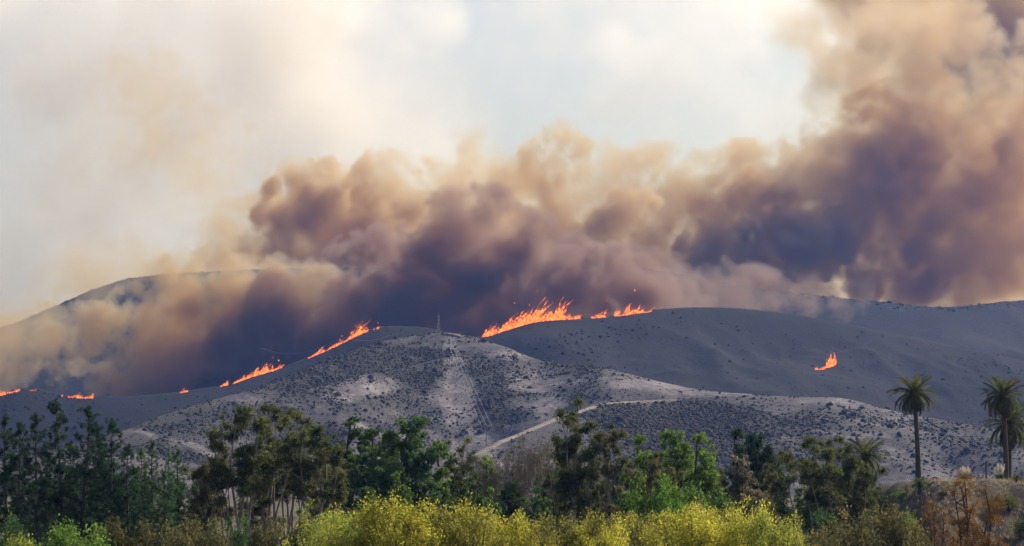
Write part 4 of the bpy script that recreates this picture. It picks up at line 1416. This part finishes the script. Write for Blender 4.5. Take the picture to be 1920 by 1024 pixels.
# ------------------------------------------------------------------ terrace plants
def blades(name, n, H, spread, r, w=0.035, arch=0.6):
    V, F, off = [], [], 0
    for k in range(n):
        a = r.uniform(0, 6.283)
        d = np.array([math.cos(a), math.sin(a), 0])
        L = H * r.uniform(0.6, 1.1)
        s = spread * r.uniform(0.2, 1.0)
        b = d * r.uniform(0, 0.18) * spread
        side = np.array([-d[1], d[0], 0]) * w
        pts = [b, b + d * s * 0.35 + [0, 0, L * 0.6], b + d * s + [0, 0, L * (1 - arch * 0.5 * r.uniform(0.3, 1))]]
        V += [pts[0] - side, pts[0] + side, pts[1] + side * .8, pts[1] - side * .8, pts[2]]
        F.append((off, off + 1, off + 2, off + 3))
        off += 5
    tri = np.array([(5 * k + 3, 5 * k + 2, 5 * k + 4) for k in range(n)])
    me = mesh_from(name, np.array(V), [np.array(F), tri])
    set_color(me, 'tint', np.repeat(r.uniform(0, 1, n), 5))
    return me


L_PLUME = leaf_material('cream_plume', (0.62, 0.52, 0.40), (0.72, 0.62, 0.50), (0.80, 0.72, 0.60), 0.5, 0.02)


def plume_mesh(seed, L=0.85):
    r = np.random.default_rng(seed)
    n = 260
    t = r.uniform(0, 1, n)
    rad = 0.13 * np.sin(np.clip(t * 0.92 + 0.05, 0, 1) * math.pi) ** 0.7
    a = r.uniform(0, 6.283, n)
    q = np.sqrt(r.uniform(0, 1, n)) * rad
    C = np.stack([np.cos(a) * q + 0.12 * t ** 2, np.sin(a) * q, t * L], -1)
    return cards('plume', C, 0.13, r, 0.3, up=0.6)


PLUMES = [plume_mesh(51), plume_mesh(52, 0.95)]


def pampas(px, Y, foot, top, n, width, label, seed, greens=L_DENSE):
    r = np.random.default_rng(seed)
    b = at(px, foot, Y)
    H = (foot - top) * K * Y
    root = empty('pampas_grass', b)
    tag(root, label, 'pampas grass', 'pampas grass on the terrace')
    obj('leaves', blades('leaves', 240, H * 0.66, 0.9, r), greens, root)
    for k in range(n):
        x = (k / (n - 1) - 0.5) * width * K * Y
        st = np.array([x, r.uniform(-.4, .4), H * (r.uniform(0.50, 0.70) - 0.12 * abs(k / (n - 1) - 0.5))])
        o = bpy.data.objects.new('plume', PLUMES[k % 2])
        if not PLUMES[k % 2].materials:
            PLUMES[k % 2].materials.append(L_PLUME)
        COL.objects.link(o)
        o.parent = root
        o.location = st
        o.rotation_euler = (0, x * 0.25 + r.uniform(-.1, .1), r.uniform(0, 6.28))
        s = H * r.uniform(0.30, 0.46)
        o.scale = (s, s, s)
    obj('stalks', tubes('stalks', [(np.array([[0, 0, 0], [(k / (n - 1) - .5) * width * K * Y * .7, 0, H * 0.62]]), np.array([0.015, 0.012])) for k in range(n)], 3), L_PLUME, root)
    return root


pampas(1808, 300, 905, 874, 11, 20, 'pampas grass with wide cream plumes behind the rust coloured tree', 61, L_OLIVE)
pampas(1874, 306, 908, 869, 9, 16, 'pampas grass with cream plumes beside the palm pair', 62)

# spiky plant on a short stem in front of the lone palm
b = at(1724, 918, 296)
root = empty('cycad', b)
tag(root, 'small spiky plant with short dark trunk below the lone palm', 'plant')
hh = 13 * K * 296
obj('trunk', tubes('trunk', [(np.array([[0, 0, -0.5], [0.03, 0, 0.5 * hh], [0, 0, hh]]), np.array([0.22, 0.18, 0.16]))], 8), B_PALM, root)
r = np.random.default_rng(66)
for k in range(34):
    f = (k + .5) / 34
    o = bpy.data.objects.new('frond', FRONDS[1 if f < .6 else 2])
    COL.objects.link(o)
    o.parent = root
    o.location = (0, 0, hh)
    o.rotation_euler = (0, -math.radians(75 - 95 * f), k * 2.4)
    o.scale = (0.38, 0.38, 0.38)
    o.material_slots[0].link = 'OBJECT'
    o.material_slots[0].material = L_DENSE

# post
b = at(1849, 904, 305)
M_POST = bark_material('grey_timber', (0.07, 0.06, 0.055), (0.12, 0.105, 0.095))
root = empty('fence_post', b)
tag(root, 'thin dark post standing between the pampas grasses', 'post')
ph = 37 * K * 305
obj('shaft', tubes('shaft', [(np.array([[0, 0, -.2], [0, 0, ph * .5], [0, 0, ph]]), np.array([0.085, 0.08, 0.075]))], 8), M_POST, root)
obj('cap', tubes('cap', [(np.array([[0, 0, ph - .06], [0, 0, ph + .05], [0, 0, ph + .09]]), np.array([0.1, 0.1, 0.02]))], 8), M_POST, root)

# dry bushes on the bank and the terrace
BG = 'low bushes on the terrace bank'
def bank_bush(v, px, py, Y, h, wide, label, leaf):
    x = (px - 960) * K * Y
    z = ground_z(x, Y)
    plant('shrub', SHRUBS[v], px, Y, 5.1, HORIZON - (z + h - EYE) / (K * Y), wide, label, 'shrub', BG, leaf, B_DARK, parts=('stem', 'crown'), zbase=z)


bank_bush(0, 1690, 897, 312, 0.75, 2.2, 'low green bush on the terrace left of the lone palm', L_GREEN)
bank_bush(2, 1662, 925, 294, 1.3, 1.4, 'brown dry bush at the left end of the bank', L_OLIVE)
bank_bush(1, 1690, 930, 289, 1.2, 1.3, 'dark dry bush on the bank left of the spiky plant', L_EUC_BROWN)
bank_bush(0, 1721, 945, 286, 1.5, 0.9, 'dark bush in the shade under the spiky plant', L_DENSE)
bank_bush(1, 1895, 945, 287, 1.6, 1.5, 'dark bush on the bank below the palm pair', L_EUC)
bank_bush(2, 1912, 985, 280, 1.9, 1.4, 'dark bush at the right edge low on the bank', L_EUC)
bank_bush(0, 1868, 935, 288, 1.2, 1.5, 'brown bush on the bank below the second pampas grass', L_EUC_BROWN)
bank_bush(2, 1905, 920, 296, 0.9, 1.6, 'low grey bush under the terrace edge at the right', L_OLIVE)
bank_bush(1, 1770, 925, 291, 0.6, 1.8, 'low grey bush in the middle of the bank', L_TWIG)

# dry grass on the bank
r = np.random.default_rng(91)
n = 5200
gx = r.uniform(36, 66, n)
gy = r.uniform(268, 318, n)
gz = np.array([ground_z(a, b_) for a, b_ in zip(gx, gy)])
P = np.stack([gx, gy, gz], -1)
V = []
for k in range(5):
    a = r.uniform(0, 6.283, n)
    hgt = r.uniform(0.14, 0.42, n)
    d = np.stack([np.cos(a), np.sin(a), np.zeros(n)], -1)
    w = np.stack([-np.sin(a), np.cos(a), np.zeros(n)], -1) * 0.035
    off = d * r.uniform(0, 0.25, n)[:, None]
    tip = P + off + d * (hgt * 0.5)[:, None] + np.stack([0 * a, 0 * a, hgt], -1)
    V.append(np.stack([P + off - w, P + off + w, tip], 1))
V = np.stack(V, 1).reshape(-1, 3)
gm = mesh_from('dry_grass', V, np.arange(len(V)).reshape(-1, 3))
set_color(gm, 'tint', np.repeat(np.repeat(np.clip(bilinear(rb, np.linspace(25, 85, 200), np.linspace(240, 330, 240), gx, gy) * 0.3 + 0.5 + r.normal(0, .15, n), 0, 1), 5), 3))
L_GRASS = leaf_material('dry_grass_blades', (0.10, 0.115, 0.035), (0.24, 0.19, 0.115), (0.36, 0.30, 0.21), 0.4, 0.02)
tag(obj('grass', gm, L_GRASS), 'dry grass covering the terrace and its bank', kind='stuff')
zt = lambda X, Y: bilinear(VH, vx, vy, np.asarray(X, float), np.asarray(Y, float))
tag(obj('path', strip('terrace_path', [((px - 960) * K * Y, Y, 0) for px, Y in [(1630, 301), (1700, 300), (1780, 299), (1860, 298), (1990, 297)]], 1.1, zt, M_DIRT, 0.06, 120), M_DIRT), 'pale footpath along the edge of the terrace', kind='structure')

# ------------------------------------------------------------------ tower, poles, wires
m, nt, out = new_mat('galvanised_steel')
b_ = N(nt, 'ShaderNodeBsdfPrincipled')
b_.inputs['Base Color'].default_value = (0.30, 0.30, 0.31, 1)
b_.inputs['Metallic'].default_value = 0.4
b_.inputs['Roughness'].default_value = 0.5
nt.links.new(b_.outputs[0], out.inputs['Surface'])
M_STEEL = m
m, nt, out = new_mat('weathered_wire')
b_ = N(nt, 'ShaderNodeBsdfDiffuse')
b_.inputs['Color'].default_value = (0.42, 0.41, 0.41, 1)
nt.links.new(b_.outputs[0], out.inputs['Surface'])
M_WIRE = m
line2 = lambda a, b_, ra: (np.array([a, (np.array(a) + np.array(b_)) / 2, b_], float), np.array([ra, ra, ra]))

p = trace(822, 628, front_z, 1700, 1830)
root = empty('radio_mast', p)
tag(root, 'pale lattice radio mast on top of the hill', 'mast')
Hm = 43 * K * p[1]
hw = lambda z: 0.8 * (1 - z / Hm) + 0.2
corner = [(-1, -1), (1, -1), (1, 1), (-1, 1)]
for sx, sy in corner:
    obj('leg', tubes('leg', [(np.array([[sx * hw(z), sy * hw(z), z] for z in np.linspace(0, Hm * .86, 8)]), np.full(8, 0.11))], 4), M_STEEL, root)
br = []
lev = np.linspace(0, Hm * .86, 9)
for a, c in zip(lev[:-1], lev[1:]):
    for k in range(4):
        s0, s1 = corner[k], corner[(k + 1) % 4]
        br.append(line2((s0[0] * hw(a), s0[1] * hw(a), a), (s1[0] * hw(c), s1[1] * hw(c), c), 0.06))
        br.append(line2((s1[0] * hw(a), s1[1] * hw(a), a), (s0[0] * hw(c), s0[1] * hw(c), c), 0.06))
        br.append(line2((s0[0] * hw(c), s0[1] * hw(c), c), (s1[0] * hw(c), s1[1] * hw(c), c), 0.06))
obj('bracing', tubes('bracing', br, 3), M_STEEL, root)
obj('antenna', tubes('antenna', [line2((0, 0, Hm * .84), (0, 0, Hm), 0.09)], 5), M_STEEL, root)
for z in (0.45, 0.62, 0.74):
    obj('dish', tubes('dish', [(np.array([[-.2, -hw(z * Hm) - .3, z * Hm], [-.2, -hw(z * Hm) - .55, z * Hm], [-.2, -hw(z * Hm) - .6, z * Hm]]), np.array([0.55, 0.6, 0.05]))], 10), M_STEEL, root)
hut = trace(816, 629, front_z, 1700, 1830)


def pole(px, foot, top, label, y0=1500, y1=1850, arms=2, twin=0.0, zf=front_z, arm=2.2, ra=0.16):
    p = trace(px, foot, zf, y0, y1)
    H = (foot - top) * K * p[1]
    root = empty('power_pole', p)
    tag(root, label, 'power pole', 'power poles on the hills')
    xs = (-twin / 2, twin / 2) if twin else (0.0,)
    for x in xs:
        obj('shaft', tubes('shaft', [(np.array([[x, 0, -1.0], [x, 0, H * .5], [x, 0, H]]), np.array([ra, ra * .9, ra * .75]))], 6), M_POST, root)
    for k in range(arms):
        z = H * (0.96 - 0.10 * k)
        obj('crossarm', tubes('crossarm', [line2((-arm, 0, z), (arm, 0, z), 0.11)], 4), M_POST, root)
    for k in (-1, 0, 1):
        obj('insulator', tubes('insulator', [(np.array([[k * arm * .9, 0, H * .96 + .1], [k * arm * .9, 0, H * .96 + .35], [k * arm * .9, 0, H * .96 + .6]]), np.array([0.09, 0.14, 0.06]))], 6), M_STEEL, root)
    return p + np.array([0, 0, H * 0.97])


t0 = pole(843, 678, 634, 'power pole on the hill from which wires run downhill', 1500, 1850)
t1 = pole(731, 669, 630, 'dark power pole on the shoulder left of the hill top', 1600, 1850)
t2 = pole(629, 674, 640, 'thin power pole at the left edge of the hill crest, left of two', 1600, 1800, arms=1, ra=0.12)
t3 = pole(652, 668, 636, 'thin power pole at the left edge of the hill crest, right of two', 1600, 1800, arms=1, ra=0.12)
t4 = pole(491, 697, 649, 'distant power pole above the fire on the left slope', 2100, 2320, arms=1, zf=burnt_z)
t5 = pole(912, 838, 800, 'power pole at the foot of the hill beside the dirt road', 1200, 1700)


def wire(a, b_, label, sag=5.0, ra=0.055):
    t = np.linspace(0, 1, 26)
    P = a[None] * (1 - t[:, None]) + b_[None] * t[:, None]
    P[:, 2] -= sag * 4 * t * (1 - t)
    tag(obj('power_line', tubes('power_line', [(P, np.full(26, ra))], 4), M_WIRE), label, 'wire', 'wires')


for k, nm in zip((-1, 0, 1), ('left', 'middle', 'right')):
    o = np.array([k * 2.0, 0, 0.6])
    wire(t0 + o, t5 + o * [1.4, 1, 1], 'pale wire running down the hill, the %s one of three' % nm, 1.0, 0.085)
o = np.array([0, 0, 0.6])
wire(t1 + o, t3 + o, 'wire from the shoulder pole to the twin thin poles', 2.0, 0.04)
wire(t2 + o, t4 + o, 'wire from the twin thin poles to the distant pole on the left', 6.0, 0.06)


# ------------------------------------------------------------------ flames
m, nt, out = new_mat('flame')
h = N(nt, 'ShaderNodeAttribute', attribute_name='heat')
geo = N(nt, 'ShaderNodeNewGeometry')
nn = noise(nt, 0.55, 5, 0.65, geo.outputs['Position'], 0.6)
a1 = N(nt, 'ShaderNodeMath', operation='MULTIPLY_ADD')
nt.links.new(nn, a1.inputs[0])
a1.inputs[1].default_value = 1.7
a1.inputs[2].default_value = -0.74
a2 = N(nt, 'ShaderNodeMath', operation='ADD')
nt.links.new(a1.outputs[0], a2.inputs[0])
nt.links.new(h.outputs['Fac'], a2.inputs[1])
col = ramp(nt, a2.outputs[0], [(0.10, (0.50, 0.070, 0.010)), (0.30, (0.95, 0.20, 0.018)), (0.50, (1.0, 0.36, 0.025)), (0.85, (1.0, 0.60, 0.09))])
em = N(nt, 'ShaderNodeEmission')
em.inputs['Strength'].default_value = 2.9
nt.links.new(col, em.inputs['Color'])
tr = N(nt, 'ShaderNodeBsdfTransparent')
mx = N(nt, 'ShaderNodeMixShader')
nt.links.new(ramp(nt, a2.outputs[0], [(0.02, 0.0), (0.60, 0.92)]), mx.inputs[0])
nt.links.new(tr.outputs[0], mx.inputs[1])
nt.links.new(em.outputs[0], mx.inputs[2])
nt.links.new(mx.outputs[0], out.inputs['Surface'])
m.cycles.emission_sampling = 'NONE'
M_FLAME = m


def fire(points, label, seed, zf=burnt_z, on_crest=True, step=0.55, lean=0.55, grow=1.35):
    """points: (px, py, flame height px) along the foot of the flames"""
    r = np.random.default_rng(seed)
    pts = np.array(points, float)
    P3 = []
    for px, py, hgt in pts:
        if on_crest:
            Yg = 2300.0
            for _ in range(4):
                yc, _z = crest(BURNT, np.array([(px - 960) * K * Yg]))
                Yg = float(yc[0])
            x = (px - 960) * K * Yg
            Yf = Yg - 10.0
            x = (px - 960) * K * Yf
            P3.append((x, Yf, float(zf(x, Yf)), hgt * K * Yf * grow + 0.8))
        else:
            q = trace(px, py, lambda X, Y: np.maximum(burnt_z(X, Y), far_z(X, Y)), 2000, 2950, 1500)
            P3.append((q[0], q[1], q[2], hgt * K * q[1] * 0.98))
    P3 = np.array(P3)
    s = np.concatenate([[0], np.cumsum(np.linalg.norm(np.diff(P3[:, :3], axis=0), axis=1))])
    n = max(8, int(s[-1] / step))
    V, F, heat, off = [], [], [], 0
    base = P3[0, :3].copy()
    rough = np.abs(np.interp(np.linspace(0, 1, n), np.linspace(0, 1, max(4, n // 7)), r.normal(0.75, 0.42, max(4, n // 7))))
    sides, rings = 6, 8
    for k in range(n):
        for layer in range(2):
            d = s[-1] * (k + r.uniform(0, 1)) / n
            b = np.array([np.interp(d, s, P3[:, i]) for i in range(4)])
            hgt = b[3] * rough[k] * r.uniform(0.35, 1.15) * (1.0 if layer else 0.6) + 0.5
            w = min(1.7, 0.42 + 0.11 * hgt) * r.uniform(0.6, 1.25)
            t = np.linspace(0, 1, rings)
            lx = lean * r.uniform(0.3, 1.5) * hgt
            ph = r.uniform(0, 6.283)
            cx = b[0] + lx * t ** 1.4 + 0.10 * hgt * np.sin(t * 5.5 + ph) * t
            cyy = b[1] + r.uniform(-3, 1.0) + 0.05 * hgt * np.sin(t * 4 + ph * 2) * t
            cz = zf(b[0], b[1]) - 0.5 + hgt * t if on_crest else b[2] - 0.5 + hgt * t
            rad = w * (1 - t) ** 0.75 * (0.75 + 0.35 * np.sin(t * 7 + ph)) * (0.7 + 0.9 * t * (1 - t) * 2) + 0.02
            a = np.arange(sides) * 2 * math.pi / sides + ph
            ring = np.stack([cx[:, None] + rad[:, None] * np.cos(a), cyy[:, None] + rad[:, None] * np.sin(a), np.broadcast_to(cz[:, None], (rings, sides)) + 0.25 * rad[:, None] * np.sin(a * 2 + ph)], -1)
            V.append(ring.reshape(-1, 3) - base)
            i = (np.arange(rings - 1)[:, None] * sides + np.arange(sides)).ravel()
            j = (np.arange(rings - 1)[:, None] * sides + (np.arange(sides) + 1) % sides).ravel()
            F.append(np.stack([i, j, j + sides, i + sides], -1) + off)
            heat.append(np.repeat(np.clip(1.0 - t * r.uniform(0.75, 1.05), 0, 1) * r.uniform(0.65, 1.0), sides))
            off += rings * sides
        if r.uniform() < 0.05 * min(1, b[3] / 8):               # a torn-off lick of flame
            c = np.array([b[0] + r.uniform(0, 1.2) * b[3] * lean, b[1], b[2] + b[3] * r.uniform(0.85, 1.5)])
            q = np.array([(0, 0, 1.0), (.5, .1, 0), (-.1, .4, 0), (-.45, -.2, 0), (.1, -.4, -.1), (.25, 0, -.8)]) * r.uniform(0.5, 1.2)
            V.append(c + q - base)
            heat.append(np.full(6, 0.34))
            F.append(np.array([(0, 1, 2, 2), (0, 2, 3, 3), (0, 3, 4, 4), (0, 4, 1, 1), (5, 2, 1, 1), (5, 3, 2, 2), (5, 4, 3, 3), (5, 1, 4, 4)])[:, :4] + off)
            off += 6
    Fq = np.concatenate(F)
    tri = Fq[:, 2] == Fq[:, 3]
    me = mesh_from('flames', np.concatenate(V), [Fq[~tri], Fq[tri][:, :3]])
    set_color(me, 'heat', np.concatenate(heat))
    smooth(me)
    root = empty('fire', base)
    tag(root, label, 'fire', 'patches of flame')
    tag(obj('flames', me, M_FLAME, root), kind='stuff')


fire([(903, 636, 12), (925, 628, 16), (950, 618, 22), (975, 609, 26), (1000, 602, 34), (1012, 600, 30), (1030, 598, 26), (1048, 597, 34), (1062, 596, 14), (1088, 594, 8)], 'longest line of flames climbing the crest right of the hill top', 1)
fire([(1108, 594, 6), (1122, 593, 10), (1133, 592, 22), (1141, 592, 8)], 'short burst of flames between the two long lines', 2)
fire([(1152, 592, 9), (1168, 589, 14), (1184, 586, 24), (1200, 582, 12), (1221, 577, 9)], 'line of flames highest on the crest, right of the short burst', 3)
fire([(576, 668, 5), (600, 658, 10), (625, 647, 12), (645, 637, 11), (660, 628, 20), (668, 624, 26), (680, 618, 10), (690, 614, 6)], 'line of flames climbing the slope left of the hill top', 4, grow=0.9)
fire([(700, 612, 9), (710, 608, 8)], 'small flame at the upper end of the left slope fire', 5, grow=0.9)
fire([(414, 724, 4), (436, 719, 7), (450, 716, 5), (470, 709, 8), (484, 704, 18), (492, 701, 24), (508, 696, 15), (520, 692, 18), (527, 690, 8)], 'ragged flames on the lower left slope', 6, grow=0.9)
fire([(-20, 744, 14), (8, 735, 14), (22, 730, 9), (38, 726, 11)], 'flames at the left edge of the photo', 7, grow=0.9)
fire([(56, 721, 6), (68, 720, 6)], 'small flame on the dark knoll near the left edge', 8, grow=0.9)
fire([(127, 741, 6), (142, 741, 9), (156, 741, 14), (174, 741, 11)], 'patch of flames above the tallest pine', 9, grow=0.9)
fire([(110, 739, 5), (116, 739, 4)], 'tiny flame just left of the patch above the tallest pine', 10, grow=0.9)
fire([(337, 733, 5), (352, 732, 6)], 'tiny flame above the gap between pines and eucalyptus', 11, grow=0.9)
fire([(1546, 690, 9), (1555, 688, 30), (1564, 686, 28)], 'lone upright flame on the dark slope at the right', 12, on_crest=False, lean=0.1)
fire([(1528, 693, 5), (1545, 692, 6)], 'thin tail of flame beside the lone upright one', 13, on_crest=False)



# ------------------------------------------------------------------ haze
hm, nt, out = new_mat('thin_haze')
pv = N(nt, 'ShaderNodeVolumePrincipled')
pv.inputs['Color'].default_value = (0.18, 0.36, 1.0, 1)
pv.inputs['Density'].default_value = 0.000049
pv.inputs['Absorption Color'].default_value = (1, 1, 1, 1)
pv.inputs['Anisotropy'].default_value = 0.25
nt.links.new(pv.outputs['Volume'], out.inputs['Volume'])
x0, x1, y0, y1, z0, z1 = -2500, 2500, -450, 4400, -14, 800
hv = [(x, y, z) for x in (x0, x1) for y in (y0, y1) for z in (z0, z1)]
hf = np.array([(0, 1, 3, 2), (4, 6, 7, 5), (0, 4, 5, 1), (2, 3, 7, 6), (0, 2, 6, 4), (1, 5, 7, 3)])
tag(obj('haze', mesh_from('haze', hv, hf), hm), 'thin bluish haze filling the air over the whole valley', kind='stuff')
